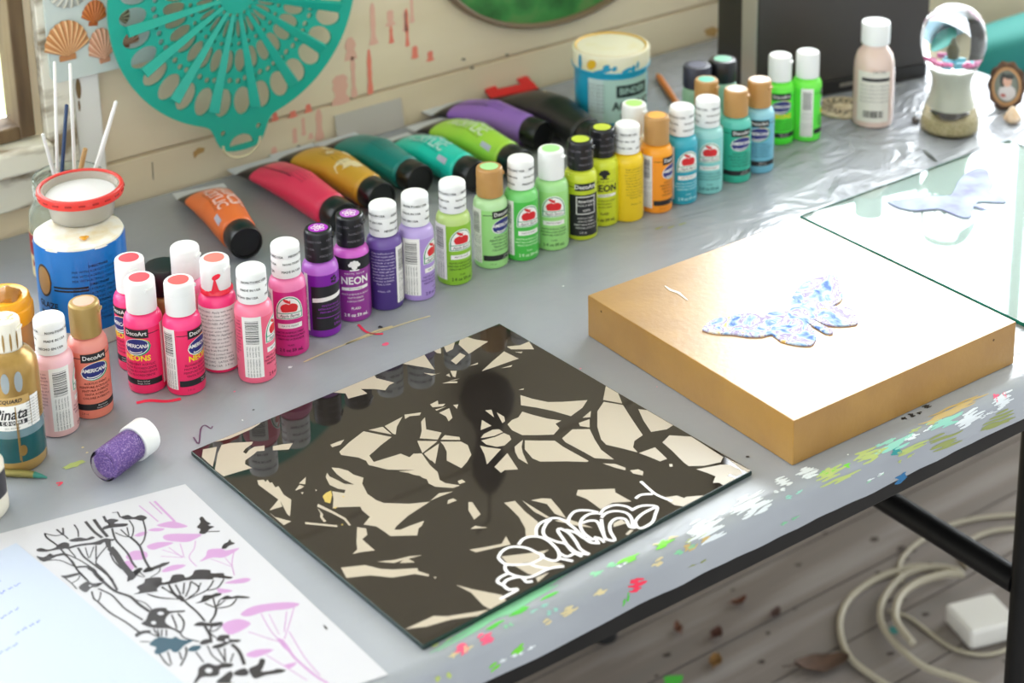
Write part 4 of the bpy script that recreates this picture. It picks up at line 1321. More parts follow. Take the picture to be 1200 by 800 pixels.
NP = (244, 44, 104)
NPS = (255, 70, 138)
# left cluster
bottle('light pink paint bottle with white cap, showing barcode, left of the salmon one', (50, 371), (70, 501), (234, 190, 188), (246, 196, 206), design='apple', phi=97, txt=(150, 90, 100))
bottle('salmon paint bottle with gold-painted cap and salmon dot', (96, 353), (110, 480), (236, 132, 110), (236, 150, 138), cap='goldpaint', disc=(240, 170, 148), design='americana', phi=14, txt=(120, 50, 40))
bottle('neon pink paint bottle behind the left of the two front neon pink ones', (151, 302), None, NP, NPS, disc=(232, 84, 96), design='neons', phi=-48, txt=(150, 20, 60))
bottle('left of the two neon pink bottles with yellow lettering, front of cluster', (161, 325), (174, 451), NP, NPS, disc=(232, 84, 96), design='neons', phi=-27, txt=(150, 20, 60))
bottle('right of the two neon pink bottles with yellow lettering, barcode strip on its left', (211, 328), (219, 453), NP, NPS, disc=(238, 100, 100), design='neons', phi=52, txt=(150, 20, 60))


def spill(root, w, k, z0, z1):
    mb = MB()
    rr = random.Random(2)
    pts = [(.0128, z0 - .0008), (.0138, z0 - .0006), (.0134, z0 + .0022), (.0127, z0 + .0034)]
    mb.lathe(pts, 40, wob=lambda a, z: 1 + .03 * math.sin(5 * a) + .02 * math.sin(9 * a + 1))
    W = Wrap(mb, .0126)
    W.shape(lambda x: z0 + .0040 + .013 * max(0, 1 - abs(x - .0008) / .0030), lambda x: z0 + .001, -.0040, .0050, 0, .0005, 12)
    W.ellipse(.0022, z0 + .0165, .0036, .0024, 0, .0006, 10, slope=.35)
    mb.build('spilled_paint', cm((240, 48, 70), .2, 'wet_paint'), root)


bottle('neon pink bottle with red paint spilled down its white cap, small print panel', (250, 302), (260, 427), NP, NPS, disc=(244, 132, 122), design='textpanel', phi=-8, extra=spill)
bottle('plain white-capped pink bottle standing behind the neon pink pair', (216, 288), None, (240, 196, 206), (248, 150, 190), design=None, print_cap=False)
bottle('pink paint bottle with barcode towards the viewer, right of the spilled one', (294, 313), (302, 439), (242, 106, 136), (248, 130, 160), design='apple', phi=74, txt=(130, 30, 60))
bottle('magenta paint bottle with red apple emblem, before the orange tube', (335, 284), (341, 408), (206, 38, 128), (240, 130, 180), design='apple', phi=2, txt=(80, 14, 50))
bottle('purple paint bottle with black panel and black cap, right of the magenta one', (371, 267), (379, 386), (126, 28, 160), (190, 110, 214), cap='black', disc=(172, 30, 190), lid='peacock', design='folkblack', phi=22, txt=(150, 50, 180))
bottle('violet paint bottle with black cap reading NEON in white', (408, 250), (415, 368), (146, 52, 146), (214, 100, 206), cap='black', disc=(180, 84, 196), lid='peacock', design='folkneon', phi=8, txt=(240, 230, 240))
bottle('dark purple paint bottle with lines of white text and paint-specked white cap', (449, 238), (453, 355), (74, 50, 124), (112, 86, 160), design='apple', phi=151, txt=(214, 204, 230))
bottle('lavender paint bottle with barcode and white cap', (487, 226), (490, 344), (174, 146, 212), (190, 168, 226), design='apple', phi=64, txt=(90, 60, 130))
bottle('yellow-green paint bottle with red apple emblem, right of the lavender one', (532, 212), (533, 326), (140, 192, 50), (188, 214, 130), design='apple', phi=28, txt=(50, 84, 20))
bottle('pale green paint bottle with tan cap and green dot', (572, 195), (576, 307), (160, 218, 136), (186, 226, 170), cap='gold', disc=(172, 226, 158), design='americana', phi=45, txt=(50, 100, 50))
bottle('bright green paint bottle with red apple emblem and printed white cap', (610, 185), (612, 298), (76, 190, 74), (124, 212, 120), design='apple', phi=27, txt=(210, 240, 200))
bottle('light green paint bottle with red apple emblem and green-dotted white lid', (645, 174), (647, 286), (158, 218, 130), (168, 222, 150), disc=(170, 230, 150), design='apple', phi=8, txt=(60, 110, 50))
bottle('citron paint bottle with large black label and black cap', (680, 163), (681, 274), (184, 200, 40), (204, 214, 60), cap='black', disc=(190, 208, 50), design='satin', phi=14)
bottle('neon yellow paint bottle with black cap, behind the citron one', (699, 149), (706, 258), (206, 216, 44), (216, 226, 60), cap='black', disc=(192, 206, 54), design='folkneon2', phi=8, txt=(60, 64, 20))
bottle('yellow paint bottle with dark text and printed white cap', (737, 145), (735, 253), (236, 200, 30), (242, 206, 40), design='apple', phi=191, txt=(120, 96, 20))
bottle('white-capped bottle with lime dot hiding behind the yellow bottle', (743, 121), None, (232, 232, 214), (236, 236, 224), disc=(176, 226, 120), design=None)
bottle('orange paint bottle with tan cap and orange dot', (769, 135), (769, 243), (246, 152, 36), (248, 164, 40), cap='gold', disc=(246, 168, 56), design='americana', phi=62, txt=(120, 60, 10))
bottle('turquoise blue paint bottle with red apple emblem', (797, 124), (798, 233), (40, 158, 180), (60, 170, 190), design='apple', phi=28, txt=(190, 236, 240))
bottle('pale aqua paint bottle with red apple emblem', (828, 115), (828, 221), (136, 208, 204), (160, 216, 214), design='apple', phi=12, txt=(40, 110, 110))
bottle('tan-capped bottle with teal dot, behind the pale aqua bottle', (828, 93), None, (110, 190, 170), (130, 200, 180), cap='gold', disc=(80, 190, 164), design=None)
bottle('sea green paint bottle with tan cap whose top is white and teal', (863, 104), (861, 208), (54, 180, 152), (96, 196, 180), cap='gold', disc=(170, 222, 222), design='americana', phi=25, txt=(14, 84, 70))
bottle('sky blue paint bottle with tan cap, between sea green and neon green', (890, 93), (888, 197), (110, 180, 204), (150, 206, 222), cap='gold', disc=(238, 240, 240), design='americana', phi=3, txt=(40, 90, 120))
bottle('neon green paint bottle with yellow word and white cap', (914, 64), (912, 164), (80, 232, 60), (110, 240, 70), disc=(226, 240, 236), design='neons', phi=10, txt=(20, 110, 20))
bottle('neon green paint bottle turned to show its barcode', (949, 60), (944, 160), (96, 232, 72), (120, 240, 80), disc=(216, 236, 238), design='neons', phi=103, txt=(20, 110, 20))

# small jars with black lids behind the row
M_palejar = mat('pale_green_plastic', (140, 180, 150), .25)


def small_jar(cap_px, h, lidc, disc, bodyc, label, r=.0155):
    w = U(cap_px[0], cap_px[1], h); w.z = 0
    root = thing('paint_jar', label, 'paint jar', (w.x, w.y, .0003), yaw_to_cam(w), 'small dark-lidded paint containers')
    mb = MB(); mb.lathe([(0, .001), (r * .9, 0), (r, .002), (r, h - .030), (r * .93, h - .026), (r * .86, h - .025), (r * .86, h - .018)], 40)
    mb.build('jar_body', bodyc, root)
    mb = MB(); mb.lathe([(0, h - .0235), (r * .95, h - .0235), (r * .97, h - .022), (r * .97, h - .002), (r * .9, h - .0003), (r * .8, h), (0, h)], 40, wob=lambda a, z: 1 + .008 * math.cos(a * 24))
    lid = mb.build('lid', lidc, root)
    if disc:
        mb = MB(); mb.lathe([(r * .62, h + .0002), (0, h + .0003)], 24); mb.build('paint_dot', cm(disc, .4), lid)


small_jar((817, 76), .096, mat('dark_slate_lid', (44, 46, 62), .4), (86, 88, 110), M_palejar, 'pale green bottle with dark slate cap, left of the two by the monitor')
small_jar((847, 69), .096, M_capb, (120, 190, 160), mat('mint_plastic', (150, 200, 178), .25), 'mint bottle with black cap and mint dot, beside the monitor')
w = U(188, 316, .075); w.z = 0
small_jar((190, 310), .074, M_capb, None, mat('gold_jar_body', (176, 150, 92), .3, .3), 'small gold jar with black lid behind the neon pink bottles', .0165)
# ------------------------------------------------------------------ acrylic tubes lying on the table
M_tubeblk = mat('black_tube_plastic', (26, 27, 28), .3)
M_crimp = mat('grey_crimped_plastic', (196, 200, 204), .3)


def paint_tube(label, tail, capend, col, text=None, txtcol=(250, 200, 190), rad=.0178, caplen=.026, blk=.16, stripe=False, crimpw=.0275, marks=None, tag_red=False, capr=None):
    """tail, capend: photo points of the middle of the flat end and of the cap face"""
    capr = capr or rad * .93
    a = U(tail[0], tail[1], .004); b_ = U(capend[0], capend[1], capr)
    d = Vector((b_.x - a.x, b_.y - a.y, 0)); Ln = d.length
    an = math.atan2(d.y, d.x)
    root = thing('paint_tube', label, 'paint tube', (a.x, a.y, .0003), an, 'acrylic paint tubes lying along the wall')
    bl = Ln - caplen
    # cross sections along local x
    def sec(t):
        e = t ** .62
        ha = crimpw * (1 - t) + rad * t if t < 1 else rad
        ha = crimpw + (rad - crimpw) * (t ** .8)
        hb = .0009 + (rad - .0009) * min(1, t / .58) ** .62
        return ha, hb

    def mid(t):
        return sec(t)[1] + .0078 * (1 - t) ** 1.5
    n, sg = 26, 36
    mb = MB()
    rings = []
    ts = [i / n for i in range(n + 1)]
    for t in ts:
        ha, hb = sec(t)
        rg = []
        for k in range(sg):
            q = 2 * PI * k / sg
            p = 2.0 + 2 * (1 - t) * .0
            rg.append((t * bl, ha * math.cos(q), mid(t) + hb * math.sin(q)))
        rings.append(rg)
    for rg in rings:
        mb.v += rg
    for i in range(n):
        mi = 1 if ts[i] < blk else 0
        for k in range(sg):
            k2 = (k + 1) % sg
            mb.f.append((i * sg + k, (i + 1) * sg + k, (i + 1) * sg + k2, i * sg + k2)); mb.m.append(mi)
    # rounded shoulder
    c = len(mb.v) - sg
    for j, (dx, f) in enumerate([(.0015, .985), (.003, .93), (.0038, .85)]):
        mb.v += [(bl + dx, rad * f * math.cos(2 * PI * k / sg), rad + rad * f * math.sin(2 * PI * k / sg)) for k in range(sg)]
        for k in range(sg):
            k2 = (k + 1) % sg
            mb.f.append((c + k, c + sg + k, c + sg + k2, c + k2)); mb.m.append(0)
        c += sg
    mb.f.append(tuple(c + k for k in range(sg))); mb.m.append(0)
    mcol = mat('tube_%02x%02x%02x' % col, col, .35)
    mb.build('tube_body', [mcol, M_tubeblk], root)
    mb = MB(); mb.bbox(-.016, .001, -crimpw * .99, crimpw * .99, .0086, .0102, .0006, seg=2)
    for k in range(5):
        mb.box(-.014 + k * .003, -.0128 + k * .003, -crimpw * .97, crimpw * .97, .0101, .0105)
    mb.build('crimped_end', M_crimp if not tag_red else M_tubeblk, root)
    # screw cap: hollow-faced
    mb = MB()
    M = Matrix.Translation((bl + .0038, 0, rad)) @ Matrix.Rotation(PI / 2, 4, 'Y')
    cl_ = caplen - .0038
    tilt = capr / rad
    mb.lathe([(0, 0), (capr * .96, 0), (capr, .001), (capr * .985, cl_ - .001), (capr * .95, cl_), (capr * .86, cl_), (capr * .84, cl_ - .0025), (0, cl_ - .003)], 40, M=M, wob=lambda a_, z: 1 + .004 * math.cos(30 * a_))
    mb.build('screw_cap', M_tubeblk, root)
    # printing on the upper side
    mb = MB()

    def onT(x, y, off=.0007):
        t = max(0, min(1, x / bl)); ha, hb = sec(t)
        yy = max(-.999, min(.999, y / ha))
        return (x, y, mid(t) + hb * math.sqrt(1 - yy * yy) + off)
    if text:
        y0 = .0085
        for i, (t_, sz) in enumerate(text):
            vs, fs = glyphs(t_, sz, .03, 0, 2)
            vs, fs = slice_y(vs, fs, .0015)
            mb.add([onT(bl * .54 + x, y0 - i * .0145 + y) for x, y in vs], fs, 0)
    for i in range(4 if not text else 2):
        vs, fs = glyphs('ACRYLIC COLOR 118 mL  4.0 FL OZ', .0030, 0, 0, 1)
        mb.add([onT(bl * .58 + x, -.0085 - i * .0042 * (1 if text else -1) + y) for x, y in vs], fs, 1)
    if stripe:
        xs = [bl * blk + bl * .45 * i / 8 for i in range(9)]
        vs = []
        for x in xs:
            vs += [onT(x, -rad * .62), onT(x, -rad * .55)]
        mb.add(vs, [(2 * i, 2 * i + 2, 2 * i + 3, 2 * i + 1) for i in range(8)], 1)
    if marks:
        rr = random.Random(len(label))
        for fx, fy, r0 in marks:
            pts = []
            for k in range(9):
                q = 2 * PI * k / 9; j = rr.uniform(.6, 1.2)
                pts.append(onT(bl * fx + r0 * 1.5 * j * math.cos(q), rad * fy + r0 * j * math.sin(q), .0005))
            c = onT(bl * fx, rad * fy, .0005)
            mb.add(pts + [c], [(k, (k + 1) % 9, 9) for k in range(9)], 2)
    # little barcode patch low on the near side
    if text:
        vs = []
        for i in range(3):
            for x in (bl * .82, bl * .94):
                y = -rad * (.75 + .10 * i)
                vs.append(onT(x, y))
        mb.add(vs, [(0, 2, 3, 1), (2, 4, 5, 3)], 3)
    mb.build('label_print', [cm(txtcol, .45, 'print'), cm(tuple(int(c * .5) for c in col), .45, 'print'), cm((232, 214, 170), .4, 'dab'), cm((190, 188, 210), .5, 'patch')], root, smooth=False)
    if tag_red:
        mb = MB()
        MT = Matrix.Translation((-.010, 0, .0095)) @ Matrix.Rotation(R(16), 4, 'Y')
        for x0, x1, y0, y1 in [(-.034, -.026, -.028, .028), (-.026, -.014, -.030, -.015), (-.026, -.014, .015, .030), (-.014, .0, -.031, .031)]:
            mb.box(x0, x1, y0, y1, 0, .0012, 0, MT)
        t_ = mb.build('hang_tag', mat('red_plastic_tag', (206, 30, 34), .35), root, smooth=False)
        t_['label'] = 'red hang tag with a slot'
    return root


BA = [('BASICS', .0185), ('ACRYLIC', .0155)]
paint_tube('orange paint tube with pink raised lettering, nearest the viewer of the tubes', (238, 234), (289, 287), (238, 118, 54), BA, (246, 200, 190))
paint_tube('bright pink-red paint tube between the orange and gold tubes', (302, 203), (404, 258), (224, 54, 92), None, stripe=True)
paint_tube('gold ochre paint tube with cream paint smears', (350, 186), (448, 234), (206, 158, 50), None, marks=[(.35, .3, .006), (.5, -.1, .005), (.75, -.35, .009), (.82, .2, .006), (.6, .5, .004)])
paint_tube('dark teal paint tube between the gold and turquoise tubes', (400, 173), (493, 213), (18, 128, 124), None)
paint_tube('turquoise paint tube with pale lettering', (464, 174), (560, 209), (32, 206, 186), BA, (176, 226, 220))
paint_tube('lime green paint tube with pale lettering', (510, 153), (611, 195), (168, 220, 70), BA, (214, 232, 196))
paint_tube('light purple paint tube lying between lime and black tubes', (526, 133), (637, 161), (148, 106, 196), None, stripe=True)
paint_tube('all-black paint tube with a red hang tag', (608, 119), (700, 169), (36, 37, 38), None, rad=.0195, crimpw=.032, tag_red=True, marks=[(.35, .25, .002), (.28, .55, .0015)])
# rubber band ring on the gold tube's cap
g0 = U(447, 232, .017)

# ------------------------------------------------------------------ left: blue jar, red-rimmed tub, brush jar, ink bottle
w = U(107, 392); w.z = 0
TB = U(107, 272, .10)
BH2 = .0
w = U(103, 384); w.z = 0
hb = height_at(w, 271)
jar = thing('medium_jar', 'blue-labelled round plastic jar with a paint-crusted white top', 'jar', (w.x, w.y, .0003), yaw_to_cam(w))
r = .0392
M_jarw = mat('white_jar_plastic', (226, 222, 214), .35)
M_blue = mat('bright_blue_label', (20, 112, 190), .3)
M_crust = noisy('crusted_white_paint', (238, 236, 226), (224, 208, 166), (60, 60, 60), 6, .45, .75, .5, bump=.6)
mb = MB(); mb.lathe([(0, .001), (r * .95, 0), (r, .003), (r, hb - .006), (r * .985, hb - .002)], 56); mb.build('jar_body', M_jarw, jar)
mb = MB(); mb.lathe([(r * 1.004, .016), (r * 1.006, .017), (r * 1.006, hb - .004), (r * .99, hb - .001)], 64, wob=lambda a, z: 1 + .003 * math.sin(7 * a) * (z > .06)); mb.build('wrap_label', M_blue, jar)
mb = MB()
W = Wrap(mb, r * 1.006)
for z in (.0545, .0575):
    W.rect(-.027, .004, z, z + .0018, 0)
W.rect(.0052, .0056, .018, hb - .012, 4)
W.ellipse(-.0385, .0620, .0095, .0150, 1); W.ellipse(-.0385, .0620, .0080, .0130, 2, .0003)
for i, t in enumerate(['GLAZE', 'Medium', 'MATTE']):
    W.text(t, -.0360, .0395 - .0085 * i, .0078 if i != 1 else .006, 0, .0003, bold=.02)
for i in range(13):
    W.text('MIX WITH ACRYLIC COLOR TO ADD BODY' if i % 4 else 'DIRECTIONS', .0215 if i % 4 else .014, hb - .016 - i * .0042, .0031, 0, .0003, res=1, bold=.02 if i % 4 == 0 else 0)
mb.build('label_print', [M_ink, mat('dark_ring_print', (60, 44, 30), .5), mat('bronze_print', (150, 116, 70), .4), M_lab, mat('deep_blue_line', (10, 70, 140), .4)], jar, smooth=False)
mb = MB()
mb.lathe([(r * .99, hb - .002), (r * .97, hb + .0005), (r * .90, hb + .0012), (r * .60, hb - .0002), (r * .3, hb + .0006), (0, hb)], 56, wob=lambda a, z: 1 + .012 * math.sin(5 * a) + .008 * math.sin(11 * a + 2))
tp = mb.build('crusted_top', M_crust, jar)
mb = MB()
c = Vector((.004, -.018, hb + .0012))
mb.lathe([(.004, 0), (.003, .001), (0, .0014)], 12, M=Matrix.Translation(c), wob=lambda a, z: 1 + .25 * math.sin(3 * a))
mb.build('ochre_blob', mat('ochre_paint', (214, 150, 24), .4), tp)
# tub with red ring standing on the jar
topc = U(95, 215, hb + .0275)
tw = Vector((topc.x, topc.y, hb + .0016))
tw = Vector((w.x + (topc.x - w.x) * .8, w.y + (topc.y - w.y) * .8, hb + .0016))
TUBK = 1.12
tub = thing('plastic_tub', 'clear tub with red rim ring standing on the blue jar', 'tub', tw, yaw_to_cam(tw))
M_clr = mat('cloudy_clear_plastic', (224, 220, 208), .25, trans=.55, ior=1.2)
mb = MB()
mb.lathe([(0, 0), (.0235, 0), (.0245, .001), (.0262, .012), (.0298, .0200), (.0305, .0265), (.0290, .0265), (.0283, .0205), (.025, .013), (.0232, .0022), (0, .0022)], 56)
mb.build('tub_body', M_clr, tub)
mb = MB(); mb.lathe([(0, .0185), (.0272, .0185), (.0276, .0200), (.0272, .0206), (.015, .0202), (0, .0204)], 48); mb.build('dried_paint', mat('grey_white_paint', (222, 222, 222), .35), tub)
mb = MB()
mb.lathe([(.0318, .0195), (.0332, .0198), (.0338, .0212), (.0338, .0268), (.0330, .0280), (.0312, .0282), (.0306, .0272), (.0308, .0200), (.0318, .0195)], 64)
for i in range(20):
    a = 2 * PI * i / 20
    M = Matrix.Rotation(a, 4, 'Z') @ Matrix.Translation((.0338, 0, .0240))
    mb.bbox(-.0005, .0006, -.0026, .0026, -.0008, .0008, .0003, 1, M, 2)
tub_dummy = mb.build('rim_ring', [mat('red_plastic', (222, 58, 50), .35), mat('dark_red_plastic', (170, 34, 30), .4)], tub)

for o in (tub,):
    for ch in [c for c in bpy.data.objects if c.parent == o]:
        for v in ch.data.vertices:
            v.co.x *= TUBK; v.co.y *= TUBK

# glass brush jar
mw = U(79, 205, .104); mw.z = 0
mj = thing('glass_jar', 'clear glass jar holding brushes, behind the blue jar', 'jar', (mw.x, mw.y, .0003), yaw_to_cam(mw))
MH = .104
M_jg = mat('jar_glass', (236, 244, 236), .03, trans=.92, ior=1.25)
mb = MB()
mb.lathe([(0, 0), (.030, 0), (.0345, .003), (.039, .010), (.039, .060), (.0375, .072), (.033, .080), (.0315, .084), (.0315, .100), (.0325, .102), (.0320, MH), (.0305, MH), (.0298, .100), (.0298, .084), (.0315, .078), (.0355, .070), (.0368, .060), (.0368, .010), (.030, .006), (0, .006)], 56)
for z in (.089, .095):
    mb.tube([(.0317 * math.cos(a), .0317 * math.sin(a), z + .0008 * math.sin(a)) for a in [2 * PI * k / 40 for k in range(40)]], .0009, 6, 0, True)
mb.build('glass_body', M_jg, mj)
mb = MB(); mb.lathe([(0, .0065), (.0345, .0065), (.0362, .012), (.0362, .040), (0, .0405)], 40); mb.build('rinse_water', mat('pinkish_rinse_water', (216, 168, 164), .1, trans=.3), mj)
mb = MB(); W = Wrap(mb, .0392)
W.rect(-.062, -.020, .012, .056, 1); W.rect(-.062, -.021, .034, .055, 0, .0002); W.text('TI', -.043, .045, .012, 1, .0004, bold=.03); W.text('MM', -.043, .026, .010, 0, .0004, bold=.03)
mb.v = mb.v
mb.build('paper_label', [mat('dark_red_label', (150, 28, 34), .45), mat('cream_label', (226, 208, 160), .5), mat('brown_print', (120, 80, 40), .5)], mj, smooth=False)


def stick(px_top, px_low, r0, r1, m, label, name='paint_brush', bristle=None, Yoff=0):
    a = V(px_top[0], px_top[1], mw.y + Yoff)
    b_ = V(px_low[0], px_low[1], mw.y + Yoff * .6)
    d = (b_ - a).normalized()
    t = (.012 - a.z) / d.z
    e = a + d * t
    # keep the foot inside the jar
    q = Vector((e.x - mw.x, e.y - mw.y, 0))
    if q.length > .024:
        q = q.normalized() * .024
        e = Vector((mw.x + q.x, mw.y + q.y, .012))
    o = thing(name, label, 'brush' if 'brush' in name else 'stick', tuple(e), 0, 'sticks and brushes in the glass jar')
    mb = MB()
    A = a - e
    n = 8
    pts = [A * (k / n) for k in range(n + 1)] + [A * 1.002, A * 1.004]
    rs = [r1 + (r0 - r1) * k / n for k in range(n + 1)] + [r0 * .8, r0 * .4]
    mb.tube(pts, rs, 12); mb.build('handle', m, o)
    mb = MB(); mb.tube([A * .02, A * .10], r1 * 1.25, 12); mb.build('ferrule', mat('brushed_ferrule', (180, 180, 176), .3, .9), o)


M_wst = mat('white_brush_plastic', (236, 234, 230), .35)
stick((64, 73), (67, 190), .0014, .0020, M_wst, 'left of the two tall thin white sticks in the glass jar', 'plastic_stick', Yoff=.012)
stick((82, 75), (87, 190), .0014, .0020, M_wst, 'right of the two tall thin white sticks in the glass jar', 'plastic_stick', Yoff=.010)
stick((78, 123), (73, 196), .0017, .0021, mat('navy_brush_handle', (34, 60, 96), .35), 'navy brush handle standing in the glass jar', Yoff=0)
stick((136, 119), (113, 196), .0016, .0036, M_wst, 'thick tapered white handle leaning right in the glass jar', Yoff=.004)
stick((50, 157), (60, 192), .0016, .0026, mat('frosted_plastic', (224, 224, 220), .4), 'short white handle leaning left in the glass jar', 'plastic_stick', Yoff=.006)
stick((100, 174), (95, 196), .0022, .0034, mat('wood_handle', (190, 150, 96), .5), 'short bare wooden handle in the middle of the glass jar', Yoff=-.004)

# alcohol ink bottle, gold streaked, at the left edge
iw = U(22, 538); iw.z = 0
IH = height_at(iw, 373)
ib = thing('ink_bottle', 'round glass ink bottle of teal liquid streaked with gold, white cap', 'ink bottle', (iw.x, iw.y, .0003), yaw_to_cam(iw))
M_goldleak = noisy('gold_streaks', (186, 150, 84), (140, 108, 52), (60, 60, 20), 5, .3, .7, .28, metal=.4)
IR = .0222
z1 = IH - .026
mb = MB()
mb.lathe([(0, .001), (IR * .9, 0), (IR, .003), (IR, .010)], 48, 0)
mb.lathe([(IR, .010), (IR, .031)], 48, 1)
mb.lathe([(IR, .031), (IR, .040)], 48, 2)
mb.lathe([(IR, .040), (IR, z1 - .018), (IR * .97, z1 - .010), (IR * .80, z1 - .003), (IR * .62, z1), (IR * .58, z1 + .003)], 48, 3)
mb.build('glass_body', [mat('amber_glass_foot', (170, 138, 80), .1), mat('teal_ink', (24, 84, 88), .08), mat('grey_blue_glass', (112, 138, 146), .08), M_goldleak], ib)
mb = MB(); W = Wrap(mb, IR)
W.rect(-.024, .013, .038, .0590, 1, .0002); W.rect(.0135, .022, .038, .063, 1, .0002)
W.rect(-.024, .013, .0590, .066, 3, .0002)
W.text('Pinata', -.003, .0515, .0125, 0, .0004, shear=.3, bold=.02, sx=.85)
for k in range(6):
    W.rect(-.0125 + k * .0038, -.0092 + k * .0038, .0425, .0462, 0, .0003)
W.text('COLORS', -.0012, .0444, .0036, 1, .0005, bold=.02, space=1.35)
W.text('claro extender', -.002, .0402, .0020, 0, .0004, res=1)
W.text('JACQUARD', -.004, .0625, .0042, 0, .0004, bold=.03, shear=.2)
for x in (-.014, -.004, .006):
    W.ellipse(x, .078, .0032, .0085, 4, .0002)  # grey upright highlights painted onto the bottle's shoulder
W.rect(.001, .0018, .012, .058, 2, .0005); W.rect(.002, .0026, .008, .044, 2, .0005); W.ellipse(.004, .020, .0032, .0046, 2, .00045)
for i in range(9):
    W.text('SHAKE WELL  FLAMMABLE', .018, .060 - i * .0024, .0014, 0, .0004, res=1)
mb.build('label_print', [M_ink, M_lab, M_goldleak, mat('tan_label_band', (196, 160, 96), .4), mat('painted_grey_shine', (150, 158, 160), .15)], ib, smooth=False)
mb = MB(); lathe_cap(mb, z1 + .001, IH, .0122, 24); cpp = mb.build('cap', mat('stained_white_cap', (232, 226, 210), .4), ib)
mb = MB()
for q, (x, y, rr_) in enumerate([(.002, .002, .005), (-.005, -.003, .003), (.006, -.003, .002)]):
    mb.lathe([(rr_, IH + .0002), (0, IH + .0005)], 14, M=Matrix.Translation((x, y, 0)), wob=lambda a, z: 1 + .3 * math.sin(3 * a + q))
W = Wrap(mb, .0123)
for x in (-.008, -.002, .0035, .009):
    W.ellipse(x, z1 + .011, .0009, .0075, 0, .0002)
mb.build('gold_stains', M_goldleak, cpp)

# yellow-lidded jar behind it
yw = U(2, 348, .062); yw.z = 0
yj = thing('yellow_lidded_jar', 'jar with bright yellow-orange lid crusted with gold paint, at left edge', 'jar', (yw.x, yw.y, .0003), yaw_to_cam(yw))
M_ylid = mat('yellow_orange_lid', (246, 176, 30), .35)
mb = MB(); mb.lathe([(0, 0), (.022, 0), (.0235, .003), (.0235, .036), (.022, .042)], 44); mb.build('jar_body', mat('amber_jar', (190, 140, 80), .25), yj)
mb = MB(); mb.lathe([(0, .041), (.0245, .041), (.0252, .043), (.0252, .054), (.0246, .055), (.0238, .0555), (.0230, .062), (.0215, .0635), (.0195, .0625), (0, .0615)], 44, wob=lambda a, z: 1 + .006 * math.cos(36 * a) * (z < .055)); yl = mb.build('lid', M_ylid, yj)
mb = MB(); mb.lathe([(.012, .0618), (.0105, .066), (.006, .0695), (.002, .0715), (0, .072)], 20, M=Matrix.Translation((.004, -.002, 0)), wob=lambda a, z: 1 + .18 * math.sin(4 * a + z * 300)); mb.build('crusted_paint', noisy('gold_crust', (186, 132, 56), (160, 104, 36), (70, 70, 70), 5, .3, .7, .35, bump=.8), yl)

# cream bottle cut by the left edge of the photograph
bw = U(-22, 600); bw.z = 0
cb = thing('cream_bottle', 'cream plastic bottle with dark label cut off by the left edge', 'bottle', (bw.x, bw.y, .0003), yaw_to_cam(bw))
CR = .0205
mb = MB(); mb.lathe([(0, .001), (CR * .9, 0), (CR, .003), (CR, .006), (CR * 1.01, .007), (CR, .008), (CR * .985, .018), (CR * .98, .030), (CR * .97, .040), (CR * .75, .047), (CR * .45, .050)], 44); mb.build('bottle_body', mat('cream_plastic', (226, 220, 204), .4), cb)
mb = MB(); Wrap(mb, CR * .985).rect(-.028, .026, .017, .037, 0, .0006); mb.build('dark_label', mat('dark_grey_label', (58, 56, 60), .4), cb)
mb = MB(); lathe_cap(mb, .050, .066, .0125, 0); mb.build('cap', M_capw, cb)

# brush with a gold-green tip between them
p0, p1, p2 = U(-18, 552, .003), U(40, 556, .003), U(55, 558, .003)
bt = thing('paint_brush', 'brush lying flat with gold ferrule and teal-stained tip, by the ink bottle', 'brush', (p1.x, p1.y, 0))
mb = MB(); mb.tube([p0 - p1 + Vector((0, 0, .003)), (p0 - p1) * .3 + Vector((0, 0, .0033)), Vector((0, 0, .003))], [.0030, .0032, .0026], 12); mb.build('ferrule', mat('gold_green_metal', (150, 140, 84), .3, .6), bt)
mb = MB(); mb.tube([Vector((0, 0, .003)), (p2 - p1) * .5 + Vector((0, 0, .0026)), (p2 - p1) + Vector((0, 0, .002))], [.0025, .0018, .0006], 10); mb.build('tip', mat('teal_stained_tip', (52, 130, 118), .5), bt)

# glitter jar lying on its side
ge, gc = U(121, 550, .0125), U(170, 512, .0135)
gd = (gc - ge); gd.z = 0
gL = gd.length
gj = thing('glitter_jar', 'small clear jar of purple glitter lying on its side, white cap', 'glitter jar', (ge.x, ge.y, .0003), math.atan2(gd.y, gd.x))
RX = Matrix.Rotation(PI / 2, 4, 'Y')
gr = .0130
mb = MB(); mb.lathe([(0, .0015), (gr * .80, .0015), (gr * .86, 0), (gr * .96, 0), (gr, .0012), (gr, gL * .72), (gr * .93, gL * .76)], 48, M=Matrix.Translation((0, 0, .0150)) @ RX)
mb.build('clear_body', mat('clear_plastic', (240, 238, 244), .04, trans=1.0, ior=1.12), gj)
M_glit = noisy('purple_glitter', (124, 96, 172), (206, 180, 228), (900, 900, 900), 2, .45, .68, .35, metal=.35, bump=.9, c3=(152, 116, 186))
mb = MB(); mb.lathe([(0, .0030), (gr * .86, .0030), (gr * .90, .0038), (gr * .90, gL * .74), (0, gL * .75)], 40, M=Matrix.Translation((0, 0, .0150)) @ RX)
mb.build('glitter', M_glit, gj)
mb = MB(); mb.lathe([(0, gL * .70), (.0142, gL * .70), (.0147, gL * .72), (.0147, gL * 1.0), (.0140, gL * 1.03), (0, gL * 1.035)], 44, M=Matrix.Translation((0, 0, .0149)) @ RX, wob=lambda a, z: 1 + .006 * math.cos(40 * a))
mb.build('cap', M_capw, gj)

